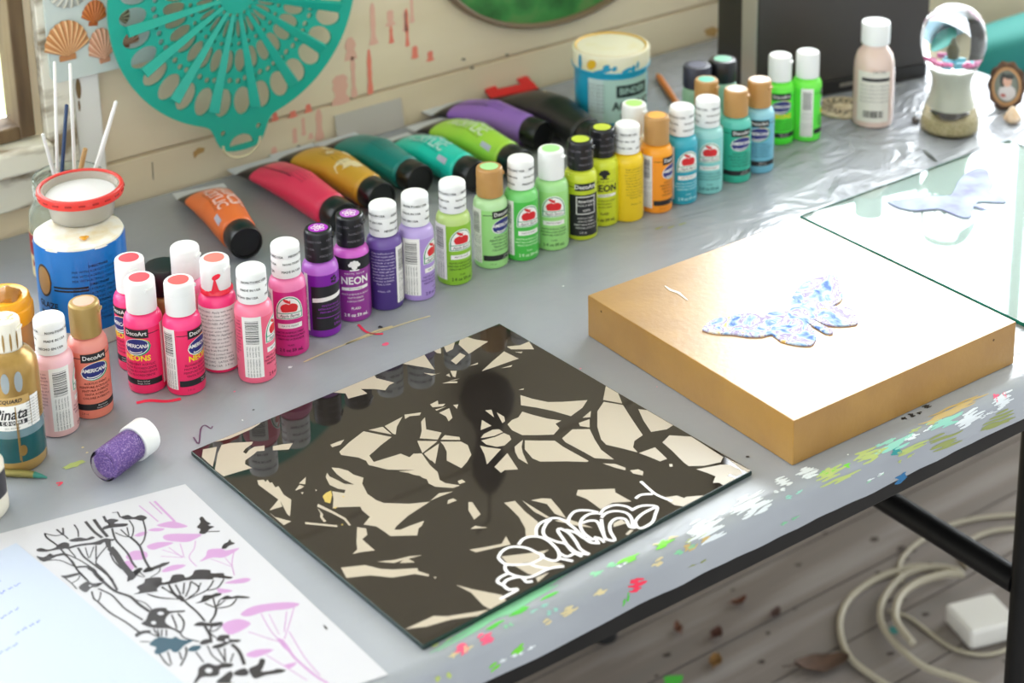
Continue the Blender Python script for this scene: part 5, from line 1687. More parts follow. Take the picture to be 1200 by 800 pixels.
# ------------------------------------------------------------------ back: binder tub, pencil, monitor, lotion bottle, globe, oval frame, shells
w = U(716, 140); w.z = 0
h = height_at(w, 52)
tb = thing('binder_tub', 'large aqua tub with paint-spattered cream lid, lettered BINDER', 'paint tub', (w.x, w.y, .0003), yaw_to_cam(w))
M_aqua = mat('aqua_plastic', (36, 168, 206), .3)
r = .0405
mb = MB(); mb.lathe([(0, 0), (r * .93, 0), (r * .97, .003), (r, h * .55), (r * 1.0, h - .022), (r * 1.07, h - .021), (r * 1.08, h - .019), (r * 1.0, h - .018)], 60); mb.build('tub_body', M_aqua, tb)
mb = MB(); lz = h - .0225
mb.lathe([(r * 1.02, lz + .003), (r * 1.06, lz + .004), (r * 1.07, h - .003), (r * 1.04, h - .0006), (r * .97, h), (r * .93, h - .0016), (0, h - .002)], 60); ld = mb.build('lid', noisy('cream_lid', (236, 230, 206), (228, 214, 150), (26, 26, 26), 4, .55, .8, .4), tb)
mb = MB(); W = Wrap(mb, r * 1.068)
for x, z, a_, b_, mi in [(-.022, .0125, .006, .0055, 1), (-.038, .012, .003, .009, 0), (-.010, .006, .012, .0025, 0), (-.005, .011, .004, .003, 0), (.018, .0065, .006, .0025, 0), (.004, .0095, .0028, .0028, 0), (.032, .010, .002, .004, 0), (.026, .0075, .003, .0035, 0)]:
    W.ellipse(x, lz + z, a_, b_, mi, .0003, 10, slope=.3)
mb.lathe([(r * .98, h + .0003), (r * .93, h - .0010)], 60, mi=1, wob=lambda a, z: 1)
mb.build('paint_spatter', [mat('blue_spatter', (50, 160, 200), .4), mat('yellow_spatter', (226, 178, 40), .4)], ld)
mb = MB(); W = Wrap(mb, r * 1.0)
W.rect(-.026, .052, .012, h - .027, 1, .0004); W.rect(-.026, -.0085, .012, h - .027, 2, .0006)
for i in range(8):
    W.text('ACRYLIC MEDIUM', -.0172, h - .034 - i * .0044, .0026, 0, .0008, res=1)
W.rect(.006, .046, h - .048, h - .034, 0, .0007); W.text('BINDER', .0255, h - .041, .0105, 1, .0010, bold=.02, sx=.92)
W.text('ACRYLIC', .0255, h - .058, .0135, 3, .0010, bold=.03, sx=.88); W.text('MEDIUM', .027, h - .070, .009, 3, .0010, bold=.02)
W.ellipse(.014, h - .080, .007, .006, 4, .0008)
mb.v = [(x, y, z) for x, y, z in mb.v]
mb.build('label', [mat('dark_green_print', (24, 44, 44), .4), mat('pale_green_label', (186, 218, 210), .4), mat('pale_side_label', (206, 224, 224), .45), mat('slate_print', (40, 60, 60), .4), mat('dull_red_seal', (168, 96, 96), .5)], tb, smooth=False)

a, b_ = U(772, 90, .004), U(790, 117, .004)
d = (b_ - a)
pn = thing('pencil', 'orange pencil lying between the binder tub and dark-capped bottles', 'pencil', (a.x, a.y, 0), math.atan2(d.y, d.x))
Lp = d.length + .09
mb = MB(); mb.tube([(0, 0, .0042), (Lp, 0, .0042)], .0038, 6); mb.build('shaft', mat('orange_lacquer', (214, 122, 44), .35), pn, 20)
mb = MB(); mb.tube([(0, 0, .0042), (-.007, 0, .0042), (-.012, 0, .0042)], [.0037, .0018, .0004], 6); mb.build('point', mat('sharpened_wood', (200, 160, 110), .6), pn)

M_mon = mat('black_monitor_plastic', (32, 30, 28), .4)
fl_ = U(885, 126); ma = R(-12.5)
fc = fl_ + Vector((math.cos(ma), math.sin(ma), 0)) * .1145
mon = thing('monitor', 'black box-like monitor with silver edge, standing against the wall', 'monitor', (fc.x, fc.y, .0003), ma)
MHt = .150
mb = MB(); mb.bbox(-.1125, .1125, .033, .092, .001, MHt, .003); mb.build('housing', M_mon, mon)
mb = MB(); mb.bbox(-.1145, .1145, .001, .034, .0, MHt + .002, .002); mb.build('front_frame', mat('silver_trim', (190, 184, 172), .3, .5), mon)
mb = MB(); mb.bbox(-.1135, .1140, -.0030, .002, .0175, MHt + .001, .0008); mb.build('screen', mat('dark_screen', (54, 50, 46), .35), mon)
mb = MB(); mb.bbox(-.1135, .1140, -.0036, .002, .0005, .0165, .0008); bz = mb.build('lower_bezel', M_mon, mon)
mb = MB(); mb.bbox(-.006, .018, -.0052, -.0035, .0075, .0115, .0004); mb.build('badge', mat('silver_badge', (150, 144, 136), .3, .8), bz)

w = U(1022, 143); w.z = 0
h = height_at(w, 25)
lo = thing('lotion_bottle', 'blush pink round-shouldered bottle with white cap, in front of the monitor', 'bottle', (w.x, w.y, .0003), yaw_to_cam(w))
r = .0222
zc = h * .785
mb = MB(); mb.lathe([(0, .001), (r * .85, 0), (r * .96, .0015), (r, .006), (r, zc - .030), (r * .97, zc - .020), (r * .85, zc - .010), (r * .62, zc - .003), (r * .55, zc), (r * .55, zc + .003)], 52)
mb.build('bottle_body', mat('blush_translucent_plastic', (222, 196, 184), .16, coat=.4), lo)
mb = MB(); W = Wrap(mb, r)
W.rect(-.0185, .0185, .008, zc - .026, 1, .0003); W.rect(-.013, .0185, .0555, .0592, 0, .0005)
W.text('SATIN', .006, .066, .0052, 2, .0005)
for i in range(5):
    W.text('SPECIAL EFFECTS MEDIUM', .001, .050 - i * .0045, .0028, 2, .0005, res=1)
rr = random.Random(9); x = -.010
while x < .011:
    q = rr.choice([.0007, .0012, .0018]); W.rect(x, x + q, .0135, .0215, 0, .0005); x += q + rr.choice([.0007, .0012])
mb.build('label', [M_ink, mat('off_white_label', (222, 218, 208), .45), mat('grey_print2', (130, 130, 128), .5)], lo, smooth=False)
mb = MB(); mb.lathe([(0, zc + .001), (.0150, zc + .001), (.0153, zc + .002), (.0153, h - .002), (.0148, h - .0004), (.0135, h), (0, h)], 44, wob=lambda a, z: 1 + .008 * math.cos(44 * a)); mb.build('cap', M_capw, lo)

w = U(1112, 152); w.z = 0
h = height_at(w, 7)
sg_ = thing('snow_globe', 'hourglass-shaped clear glass globe with pink and blue band and sandy base', 'snow globe', (w.x, w.y, .0003), yaw_to_cam(w))
s = h / .135
M_globe = mat('globe_glass', (248, 250, 248), .02, trans=1.0, ior=1.33)
gp = [(0, .002), (.0285, .000), (.0312, .004), (.0305, .012), (.0275, .024), (.0228, .038), (.0205, .050), (.0215, .060), (.0265, .070), (.0315, .080), (.0345, .092), (.0348, .102), (.0325, .114), (.0270, .125), (.0180, .132), (.008, .1348), (0, .135)]
mb = MB(); mb.lathe([(a_, z * s) for a_, z in gp], 56); mb.build('glass_shell', M_globe, sg_)
mb = MB(); mb.lathe([(0, .003), (.0270, .003), (.0296, .006), (.0290, .011), (.0268, .0165), (.0140, .0155), (0, .0155)], 44); mb.build('sand_base', noisy('beige_sand', (176, 160, 116), (206, 192, 150), (300, 300, 300), 3, .3, .7, .7), sg_)
mb = MB(); mb.lathe([(0, .0165), (.012, .0168), (.014, .018), (.010, .022), (0, .023)], 24, wob=lambda a, z: 1 + .2 * math.sin(3 * a)); mb.build('dark_pebble', mat('dark_grey_stone', (84, 76, 66), .5), sg_)
mb = MB(); mb.lathe([(0, .024), (.0205, .027), (.0190, .040), (.0180, .050), (.0195, .060), (.0240, .070), (.0245, .0735), (0, .0745)], 44); mb.build('milky_core', mat('milky_fill', (212, 212, 196), .3), sg_)
mb = MB()
rr = random.Random(3)
for k in range(26):
    a_ = rr.uniform(0, 2 * PI); q = rr.uniform(.006, .022)
    M = Matrix.Translation((q * math.cos(a_), q * math.sin(a_), .0765 + rr.uniform(.002, .010))) @ Matrix.Rotation(rr.uniform(0, PI), 4, 'Z')
    mb.bbox(-.0045, .0045, -.002, .002, -.0022, .0022, .0008, 0 if q < .015 else 1, M, 2)
mb.build('coloured_band', [mat('sky_blue_bits', (120, 200, 220), .5), mat('hot_pink_bits', (226, 120, 170), .5)], sg_)
mb = MB(); mb.lathe([(0, .086), (.004, .087), (.005, .095), (.002, .104), (0, .108)], 14); mb.build('small_figure', mat('dark_olive_figure', (84, 82, 60), .6), sg_)

w = U(1178, 126); w.z = 0
of = thing('oval_miniature', 'small ornate brown oval frame with a portrait miniature, beside the globe', 'picture frame', (w.x, w.y, .0003), yaw_to_cam(w))
M_fr = noisy('antique_brown_frame', (96, 66, 40), (60, 40, 26), (90, 90, 90), 4, .3, .7, .45, metal=.3)
TL = Matrix.Translation((0, 0, .026)) @ Matrix.Rotation(R(-12), 4, 'X') @ Matrix.Rotation(PI / 2, 4, 'X')
ov = lambda k, z, n=40, f=0: [TL @ Vector((.0155 * k * math.cos(2 * PI * i / n) * (1 + f * math.cos(10 * 2 * PI * i / n)), .0215 * k * math.sin(2 * PI * i / n) * (1 + f * math.cos(10 * 2 * PI * i / n)), z)) for i in range(n)]
mb = MB()
rg = [ov(1.28, 0, f=.05), ov(1.3, .002, f=.05), ov(1.15, .005, f=.02), ov(1.0, .0045), ov(.93, .0025), ov(.90, .001)]
for q in rg:
    mb.v += [tuple(p) for p in q]
for i in range(len(rg) - 1):
    for k in range(40):
        mb.f.append((i * 40 + k, i * 40 + (k + 1) % 40, (i + 1) * 40 + (k + 1) % 40, (i + 1) * 40 + k)); mb.m.append(0)
mb.f.append(tuple(reversed(range(40)))); mb.m.append(0)
mb.bbox(-.012, .012, -.003, .008, 0, .004, .001)
mb.build('frame', M_fr, of)
mb = MB(); q = ov(1.02, .0030); q2 = ov(.84, .0030)
mb.v += [tuple(p) for p in q] + [tuple(p) for p in q2]
for k in range(40):
    mb.f.append((k, (k + 1) % 40, 40 + (k + 1) % 40, 40 + k)); mb.m.append(0)
mb.v = [(x, y - .0018, z) for x, y, z in mb.v]
mb.build('gilt_slip', mat('gilt_tan', (170, 128, 84), .4, .3), of)
mb = MB()
mb.v += [tuple(p) for p in ov(.90, .0014)]; mb.f.append(tuple(range(40))); mb.m.append(0)


def blob2(cx, cz, rx, rz, mi, z):
    c = len(mb.v)
    mb.v += [tuple(TL @ Vector((cx + rx * math.cos(2 * PI * i / 20), cz + rz * math.sin(2 * PI * i / 20), z))) for i in range(20)]
    mb.f.append(tuple(range(c, c + 20))); mb.m.append(mi)


blob2(.001, -.008, .0095, .009, 1, .0016); blob2(.0005, .005, .0048, .0062, 2, .0018); blob2(-.004, .006, .0035, .008, 3, .0017); blob2(.002, .0105, .0055, .003, 3, .0019); blob2(-.003, -.011, .003, .002, 4, .002)
mb.build('portrait', [mat('portrait_ground', (120, 128, 116), .4), mat('pale_dress', (210, 204, 204), .4), mat('portrait_skin', (214, 168, 146), .4), mat('portrait_hair', (50, 50, 44), .4), mat('portrait_red', (180, 90, 84), .4)], of, smooth=False)

M_shellp = noisy('pale_peach_shell', (226, 190, 150), (236, 216, 194), (60, 60, 60), 4, .3, .7, .4)
w = U(1186, 143); w.z = 0
mb = MB(); mb.lathe([(0, .0003), (.006, .0006), (.0085, .003), (.009, .006), (.007, .010), (.0055, .0125), (.003, .0165), (0, .019)], 28, wob=lambda a, z: 1 + .10 * math.cos(7 * a + 200 * z))
sh_ = mb.build('small_shell', M_shellp); sh_.location = w; tag(sh_, 'small peach shell lying in front of the oval frame', 'shell')
w = U(1073, 143); w.z = 0
mb = MB(); mb.lathe([(0, .0003), (.004, .0005), (.0052, .002), (.0045, .0045), (.002, .006), (0, .0062)], 18, wob=lambda a, z: 1 + .2 * math.sin(2 * a))
o = mb.build('dark_pebble', mat('dark_brown_stone', (64, 54, 44), .5)); o.location = w; tag(o, 'tiny dark brown pebble just left of the glass globe', 'pebble')
w = U(988, 128); w.z = 0
co = thing('lace_coaster', 'round beige patterned coaster lying between green bottles and pink bottle', 'coaster', (w.x, w.y, .0003))
mb = MB(); mb.lathe([(0, 0), (.030, 0), (.031, .001), (.0305, .003), (0, .0032)], 40, wob=lambda a, z: 1 + .02 * math.cos(16 * a)); mb.build('disc', noisy('beige_weave', (186, 168, 136), (212, 198, 170), (160, 160, 160), 3, .35, .65, .7), co)
mb = MB()
for k in range(16):
    a_ = k * PI / 8
    mb.ribbon([Vector((.012 * math.cos(a_), .012 * math.sin(a_), .0034)), Vector((.018 * math.cos(a_ + .25), .018 * math.sin(a_ + .25), .0034)), Vector((.025 * math.cos(a_), .025 * math.sin(a_), .0034))], .0024)
mb.build('dark_pattern', mat('black_pattern', (46, 44, 38), .5), co, smooth=False)
mb = MB()
p0, p1 = U(1082, 176, .0004), U(1098, 190, .0004)
mb.ribbon([p0, (p0 + p1) / 2, p1], [.001, .0042, .0012]); 
mb.v = [(x, y, z) for x, y, z in mb.v] 
n = len(mb.v); vs = [(x, y, z + .0012) for x, y, z in mb.v]; mb.add(vs, [(0, 3, 4, 1), (1, 4, 5, 2)]); 
o = mb.build('dark_chip', mat('dark_green_chip', (52, 60, 54), .4), smooth=False); tag(o, 'thin dark sliver lying on the crumpled cloth before the globe', 'chip')

# grey card leaning against the wall behind the tubes
a, b_ = V(385, 137), V(500, 106)
cd = thing('grey_card', 'pale grey card leaning against the wall behind the teal tubes', 'card', ((a.x + .965) / 2 + .01, -.006, .0003))
mb = MB()
Mx = Matrix.Rotation(R(-9), 4, 'X')
mb.bbox(-.038, .048, -.0012, .0, 0, .034, .0004, 0, Mx, 2); mb.build('card', mat('pale_grey_card', (190, 184, 176), .35), cd)

# ------------------------------------------------------------------ things hung on the wall
M_teal = mat('teal_paint', (18, 166, 146), .42)
DC = Vector((.7765, -.034, .2075))
DR = .1385
med = thing('wall_medallion', 'large round teal pierced medallion with radial ribs, hung on the wall', 'wall decoration', (DC.x, -.034, DC.z))


def curve_sheet(name, splines, depth, m, parent):
    cu = bpy.data.curves.new(name, 'CURVE'); cu.dimensions = '2D'; cu.fill_mode = 'BOTH'; cu.extrude = depth / 2; cu.bevel_depth = 0
    for pts in splines:
        sp = cu.splines.new('POLY'); sp.points.add(len(pts) - 1)
        for p, q in zip(sp.points, pts):
            p.co = (q[0], q[1], 0, 1)
        sp.use_cyclic_u = True
    ob = bpy.data.objects.new(name + '_c', cu)
    me = bpy.data.meshes.new_from_object(ob)
    bpy.data.objects.remove(ob); bpy.data.curves.remove(cu)
    me.name = name
    me.materials.clear(); me.materials.append(m)
    o = bpy.data.objects.new(name, me); COL.objects.link(o); o.parent = parent
    for p in me.polygons:
        p.use_smooth = False
    return o


def ell(r_, a_, rr_, rt_, n=18):
    """ellipse at polar r,a with radial half axis rr and tangential rt"""
    out = []
    for i in range(n):
        t = 2 * PI * i / n
        u, v = rr_ * math.cos(t), rt_ * math.sin(t)
        out.append((r_ * math.cos(a_) + u * math.cos(a_) - v * math.sin(a_), r_ * math.sin(a_) + u * math.sin(a_) + v * math.cos(a_)))
    return out


TABA = R(-92)
outl = []
for i in range(240):
    a_ = 2 * PI * i / 240
    d_ = (a_ - TABA + PI) % (2 * PI) - PI
    x_, y_ = DR * math.cos(a_), DR * math.sin(a_)
    k = abs(d_) / .30
    bump_ = .028 * (1 / (1 + math.exp((k - .62) * 11)))
    rr_ = DR + bump_
    outl.append((rr_ * math.cos(a_), rr_ * math.sin(a_)))
spl = [outl]
NS = 32
for k in range(NS):
    a_ = 2 * PI * k / NS + R(-84.2 + 4.8)
    spl.append(ell(DR * .815, a_, DR * .110, DR * .072))
    spl.append(ell(DR * .50, a_, DR * .090, DR * .047))
    spl.append(ell(DR * .255, a_, DR * .072, DR * .021, 12))
    spl.append(ell(DR * .655, a_ - .040, DR * .023, DR * .023, 10))
    spl.append(ell(DR * .645, a_ + .052, DR * .023, DR * .023, 10))
    spl.append(ell(DR * .37, a_, DR * .018, DR * .018, 8))
for k in range(16):
    spl.append(ell(DR * .15, 2 * PI * k / 16, DR * .016, DR * .016, 8))
ta = TABA
spl.append(ell(DR * 1.05, ta - .14, DR * .022, DR * .022, 10)); spl.append(ell(DR * 1.05, ta + .14, DR * .022, DR * .022, 10))
spl.append([(DR * 1.16 * math.cos(ta) + DR * .10 * math.cos(t), DR * 1.16 * math.sin(ta) + DR * .085 * math.sin(t)) for t in [PI * i / 10 for i in range(11)]])
disc = curve_sheet('pierced_disc', spl, .0035, M_teal, med)
disc.rotation_euler = (PI / 2, 0, 0); disc.location = (0, -.0032, 0)
for k in range(16):
    a_ = 2 * PI * k / 16 + R(-84.2)
    mb = MB()
    M = Matrix.Rotation(-a_, 4, 'Y') @ Matrix.Translation((DR * .50, -.0056, 0)) @ Matrix.Rotation(R(24), 4, 'X')
    mb.bbox(-DR * .36, DR * .38, -.0048, .0006, -.0050, .0050, .0007, 0, M, 2)
    Mi = M.inverted()
    for i_, v_ in enumerate(mb.v):
        q_ = Mi @ Vector(v_)
        k_ = .40 + .75 * (q_.x / DR + .36) / .74
        q_.y *= k_; q_.z *= k_
        mb.v[i_] = tuple(M @ q_)
    mb.build('rib', M_teal, med)
mb = MB()
mb.tube([(DR * 1.13 * math.cos(ta) + DR * .155 * math.cos(t), -.004, DR * 1.13 * math.sin(ta) + DR * .13 * math.sin(t)) for t in [PI + PI * i / 14 for i in range(15)]], .0016, 8)
mb.build('hanging_loop', mat('cream_loop', (206, 200, 164), .5), med)

# shell plaque
pq0, pq1 = V(46, 76, -.016), V(48, 0, -.016)
PX0, PX1, PZ0, PZ1 = .583, .705, .1525, .33
pq = thing('shell_plaque', 'pale grey-blue rounded plaque of shells, partly behind the teal medallion', 'plaque', ((PX0 + PX1) / 2, -.0145, (PZ0 + PZ1) / 2))
hw_, hh_ = (PX1 - PX0) / 2, (PZ1 - PZ0) / 2
rc = .008
pts = []
for cx_, cy_, a0 in [(hw_ - rc, hh_ - rc, 0), (-hw_ + rc, hh_ - rc, 90), (-hw_ + rc, -hh_ + rc, 180), (hw_ - rc, -hh_ + rc, 270)]:
    for i in range(7):
        t = R(a0 + 15 * i); pts.append((cx_ + rc * math.cos(t), cy_ + rc * math.sin(t)))
mb = MB(); mb.prism(pts, 0, .005, M=Matrix.Rotation(PI / 2, 4, 'X') @ Matrix.Translation((0, 0, -.001)))
mb.build('board', noisy('pale_grey_blue_paint', (190, 204, 200), (204, 214, 208), (20, 20, 20), 4, .3, .7, .45), pq, 30)


def scallop(px, py, wpx, hpx, c1, c2, rot=0.0, ribs=11, name='scallop_shell', label=None):
    P = V(px, py, -.0245)
    sc = (V(px + 1, py, -.0245) - P).length
    szx = (V(px + wpx / 2, py, -.0245).x - V(px - wpx / 2, py, -.0245).x) / 2
    szz = abs(V(px, py - hpx / 2, -.0245).z - V(px, py + hpx / 2, -.0245).z) / 2
    mb = MB()
    na, nr = ribs * 6, 10
    hub = -.92
    for j in range(nr + 1):
        t = j / nr
        for i in range(na + 1):
            f = -1 + 2 * i / na
            a_ = f * R(118)
            rad = t * (1.75 if abs(f) < 2 else 1) * (math.cos(f * 1.15) * .30 + .78)
            x_ = math.sin(a_ * .62) * rad * 1.02
            z_ = hub + math.cos(a_ * .62) * rad * 1.05
            dome = .35 * math.sqrt(max(0, 1 - (2 * t - .85) ** 2 / 1.4)) * (1 - .5 * f * f)
            rib = .075 * t * math.cos(ribs * PI * f)
            mb.v.append((x_ * szx * .74, -(dome + rib + .03) * szx * .8, z_ * szz * .86))
    for j in range(nr):
        for i in range(na):
            k_ = j * (na + 1) + i
            mb.f.append((k_, k_ + 1, k_ + na + 2, k_ + na + 1)); mb.m.append(1 if math.cos(ribs * PI * (-1 + 2 * (i + .5) / na)) > .25 else 0)
    # ears at the hinge
    mb.bbox(-.42 * szx, .42 * szx, -.09 * szx, .02 * szx, -1.0 * szz, -.72 * szz, .03 * szx, 0, None, 2)
    mb.bbox(-.3 * szx, .3 * szx, -.06 * szx, .02 * szx, -.9 * szz, .3 * szz, .02 * szx, 0, None, 1)
    if rot:
        Mr = Matrix.Rotation(R(rot), 4, 'Y'); mb.v = [tuple(Mr @ Vector(v)) for v in mb.v]
    o = mb.build(name, [cm(c1, .5, 'shell'), cm(c2, .5, 'shell')], pq)
    o.location = (P.x - pq.location.x, -.0040, P.z - pq.location.z)
    if label:
        o['label'] = label


scallop(80, 48, 47, 50, (190, 130, 78), (232, 190, 140), 0, 11, label='tan ribbed scallop shell')
scallop(113, 16, 26, 32, (176, 92, 34), (206, 126, 60), 10, 9, label='orange-brown scallop shell')
scallop(122, 54, 30, 44, (196, 140, 108), (228, 186, 156), -6, 9, label='pinkish brown scallop shell')
scallop(152, 44, 26, 26, (130, 74, 46), (216, 180, 150), 20, 9, label='striped brown shell')
scallop(84, -4, 44, 32, (170, 174, 166), (214, 212, 196), 180, 9, label='grey-white shell')
scallop(145, 17, 24, 20, (104, 92, 66), (190, 180, 150), 60, 7, label='dark olive shell')

# picture above the tubes in place of a mirror; green reflection painted on
OVX, OVZ, OVA, OVB = 1.208, .203, .180, .129
rpn = thing('mirror_picture', 'oval thin-rimmed mirror above the tubes, its green foliage reflection painted on', 'picture', (OVX, -.0004, OVZ))
YM = Matrix.Diagonal((OVA, 1, OVB, 1)) @ Matrix.Rotation(PI / 2, 4, 'X')
mb = MB(); mb.lathe([(.955, .002), (.955, .010), (.972, .013), (.993, .012), (1, .009), (1, 0), (.955, 0)], 96, M=YM); mb.build('rim', mat('dull_brown_rim', (122, 102, 80), .5), rpn)
mb = MB(); mb.lathe([(.96, .004), (0, .0041)], 96, M=YM); mb.build('painted_reflection', noisy('painted_foliage_reflection', (40, 92, 44), (116, 140, 84), (24, 24, 24), 5, .3, .7, .35, c3=(62, 134, 66)), rpn)

# invented gourd added high on the wall to give the black panel's dark reflection
orn = thing('added_unseen_gourd', 'added dark brown gourd, unseen except as the dark blob mirrored in the black panel', 'wall decoration', (1.072, -.034, .334))
mb = MB(); mb.lathe([(0, 0), (.014, .003), (.027, .014), (.033, .030), (.030, .048), (.020, .064), (.014, .082), (.016, .100), (.021, .118), (.020, .136), (.012, .152), (.006, .160), (0, .162)], 36)
mb.build('gourd', mat('dark_brown_gourd', (40, 26, 18), .6), orn)
mb = MB(); mb.tube([(0, 0, .158), (0, .002, .20), (0, .030, .235)], .0015, 6); mb.build('cord', mat('brown_cord', (80, 60, 44), .7), orn)

# ------------------------------------------------------------------ beyond the table end: stool with cushions
stl = thing('padded_stool', 'low stool with grey-blue padded seat beyond the end of the table', 'stool', (1.90, -.22, FLOOR))
sz = .575
mb = MB(); mb.bbox(-.20, .26, -.18, .19, sz, sz + .06, .02, seg=4); mb.build('seat', mat('grey_blue_fabric', (112, 142, 160), .8), stl)
for x in (-.17, .23):
    for y in (-.15, .15):
        mb = MB(); mb.tube([(x, y, sz + .005), (x, y, .012)], [.014, .011], 12); lg = mb.build('leg', mat('dark_wood_leg', (52, 44, 36), .5), stl)
        mb = MB(); mb.lathe([(0, 0), (.013, 0), (.014, .004), (.012, .016), (0, .016)], 14, M=Matrix.Translation((x, y, 0))); mb.build('foot_cap', mat('olive_rubber', (84, 90, 62), .6), lg)
cu_ = MB()
M = Matrix.Translation((1.92, -.15, FLOOR + .673)) @ Matrix.Rotation(R(-10), 4, 'X')
import bmesh
bm = bmesh.new()
bmesh.ops.create_uvsphere(bm, u_segments=32, v_segments=18, radius=1)
for v in bm.verts:
    f = lambda c: math.copysign(abs(c) ** .55, c)
    v.co = M @ Vector((f(v.co.x) * .20, v.co.y * .05, f(v.co.z) * .034))
bm.verts.index_update()
cu_.add([v.co.copy() for v in bm.verts], [[v.index for v in f_.verts] for f_ in bm.faces]); bm.free()
o = cu_.build('teal_cushion', mat('teal_fabric', (28, 118, 110), .8), None, 180); tag(o, 'teal cushion standing on the stool beyond the table end', 'cushion')

# ------------------------------------------------------------------ under the table: cables, adapter, leaves
M_cable = mat('dusty_white_cable', (176, 168, 148), .5)
Z8 = (700, 460, .42517)


def cable(name, pts, r, label, z=.004, closed=False, m=None, wave=0.0):
    P = [U(x, y, FLOOR + z) for x, y in C(Z8, pts)]
    P = smoothline(P, 6)
    P = [Vector((p.x, p.y, FLOOR + z + wave * (1 + math.sin(i * .9)) / 2)) for i, p in enumerate(P)]
    mb = MB(); mb.tube(P, r, 10); o = mb.build(name, m or M_cable, None, 180)
    return tag(o, label, 'cable')


cable('cable', [(960, 486), (880, 480), (800, 500), (740, 530), (690, 575), (668, 640), (690, 720), (750, 775), (850, 830), (1000, 860), (1100, 850)] , .0042, 'dusty white cable, outermost loop of the coil on the floor', .0048)
cable('cable', [(1000, 492), (930, 480), (850, 500), (800, 550), (780, 600), (790, 650), (830, 700), (900, 755), (1000, 790), (1100, 830)], .0042, 'dusty white cable, middle loop of the coil on the floor', .0135)
cable('cable', [(1010, 500), (960, 500), (890, 520), (840, 555), (822, 600), (830, 640), (870, 690)], .0048, 'dusty white cable, innermost thick loop ending in a plug', .0225)
cable('cable', [(1190, 335), (1060, 345), (960, 370), (890, 410), (850, 445), (832, 480), (840, 520)], .0032, 'thin white cable sweeping behind the black crossbar', .0036)
cable('cable', [(1190, 372), (1100, 380), (1040, 400), (1012, 430), (1008, 460), (1020, 480)], .0032, 'thin white cable bending just above the adapter', .0036)
cable('cable', [(1060, 455), (1110, 480), (1160, 515), (1220, 545)], .0055, 'thick pale cord lying between the crossbar and the adapter', .0060)
c = U(1130, 712, FLOOR)
ad = thing('power_adapter', 'square white power adapter on the floor beside the table leg', 'power adapter', (c.x, c.y, FLOOR))
q = [U(x, y, FLOOR + .027) for x, y in C(Z8, [(968, 575), (1090, 555), (1165, 625), (1020, 672)])]
e1 = (q[1] - q[0] + q[2] - q[3]); aa = math.atan2(e1.y, e1.x)
aw, ah = e1.length / 4, (q[3] - q[0] + q[2] - q[1]).length / 4
cc = sum(q, Vector()) / 4
ad.location = (cc.x, cc.y, FLOOR + .0003); ad.rotation_euler = (0, 0, aa)
mb = MB(); mb.bbox(-aw, aw, -ah, ah, 0, .0285, .006, seg=4); mb.build('housing', mat('white_adapter_plastic', (226, 224, 218), .3), ad)
mb = MB(); mb.bbox(aw * .55, aw * .85, -ah - .006, -ah + .004, .006, .018, .003, seg=3); mb.build('strain_relief', mat('white_rubber', (214, 212, 204), .5), ad)
lp = Matrix.Translation(ad.location) @ Matrix.Rotation(aa, 4, 'Z') @ Vector((aw * .7, -ah - .007, .006))
P = [lp] + [U(x, y, FLOOR + .003) for x, y in C(Z8, [(1150, 690), (1110, 715), (1050, 722), (980, 705), (920, 665), (860, 620), (800, 600)])]
P[0].z = FLOOR + .012
mb = MB(); mb.tube(smoothline(P, 6), .0026, 8); o = mb.build('adapter_cord', M_cable, None, 180); tag(o, 'thin white cord curling away from the power adapter', 'cable')


def leaf(px, py, ln, wd, rot, col, label, seed):
    c = U(px, py, FLOOR + .0005); rr = random.Random(seed)
    mb = MB(); n = 8
    for i in range(n + 1):
        t = i / n; w_ = wd * math.sin(PI * (t * .92 + .04)) ** .8 * rr.uniform(.85, 1.1)
        z0 = .001 + .006 * (2 * t - 1) ** 2
        x = (t - .5) * ln
        mb.v += [(x, -w_, z0 + .005), (x, 0, z0), (x, w_, z0 + .004)]
    for i in range(n):
        for j in range(2):
            k = i * 3 + j; mb.f.append((k, k + 3, k + 4, k + 1)); mb.m.append(0)
    nv = len(mb.v)
    mb.v += [(x, y, z - .0006) for x, y, z in mb.v]
    mb.f += [tuple(reversed([i + nv for i in f])) for f in mb.f]; mb.m = [0] * len(mb.f)
    mb.tube([(-ln * .5, 0, .0075), (-ln * .72, .001, .006)], .0007, 6)
    o = mb.build('dry_leaf', noisy('brown_leaf_%d' % seed, col, tuple(int(k * .7) for k in col), (60, 60, 60), 4, .3, .7, .7), None, 180)
    o.location = c; o.rotation_euler = (0, 0, R(rot)); tag(o, label, 'leaf', 'dry leaves on the floor')


leaf(866, 708, .022, .006, -10, (116, 70, 50), 'small rust-brown dry leaf, topmost of the leaves below the hem', 1)
leaf(839, 746, .020, .008, 20, (96, 58, 46), 'small dark red-brown dry leaf left of the cable coil', 2)
leaf(963, 780, .070, .017, -25, (104, 76, 58), 'largest brown dry leaf, against the outer cable loop', 3)
leaf(838, 779, .022, .009, 40, (150, 110, 56), 'yellowish dry leaf fragment below the dark red-brown leaf', 4)
leaf(1146, 522, .034, .012, 60, (90, 74, 62), 'grey-brown dry leaf near the top right, above the crossbar', 5)
leaf(908, 722, .018, .007, 10, (112, 88, 80), 'pinkish brown leaf scrap right of the topmost leaf', 6)
leaf(795, 740, .018, .006, 70, (130, 84, 60), 'tiny brown leaf scrap, leftmost on the floor', 7)
# ------------------------------------------------------------------ daylight
wd = bpy.data.worlds.new('daylight'); SC.world = wd; wd.use_nodes = True
nt = wd.node_tree
bg = nt.nodes['Background']
tc = nt.nodes.new('ShaderNodeTexCoord')
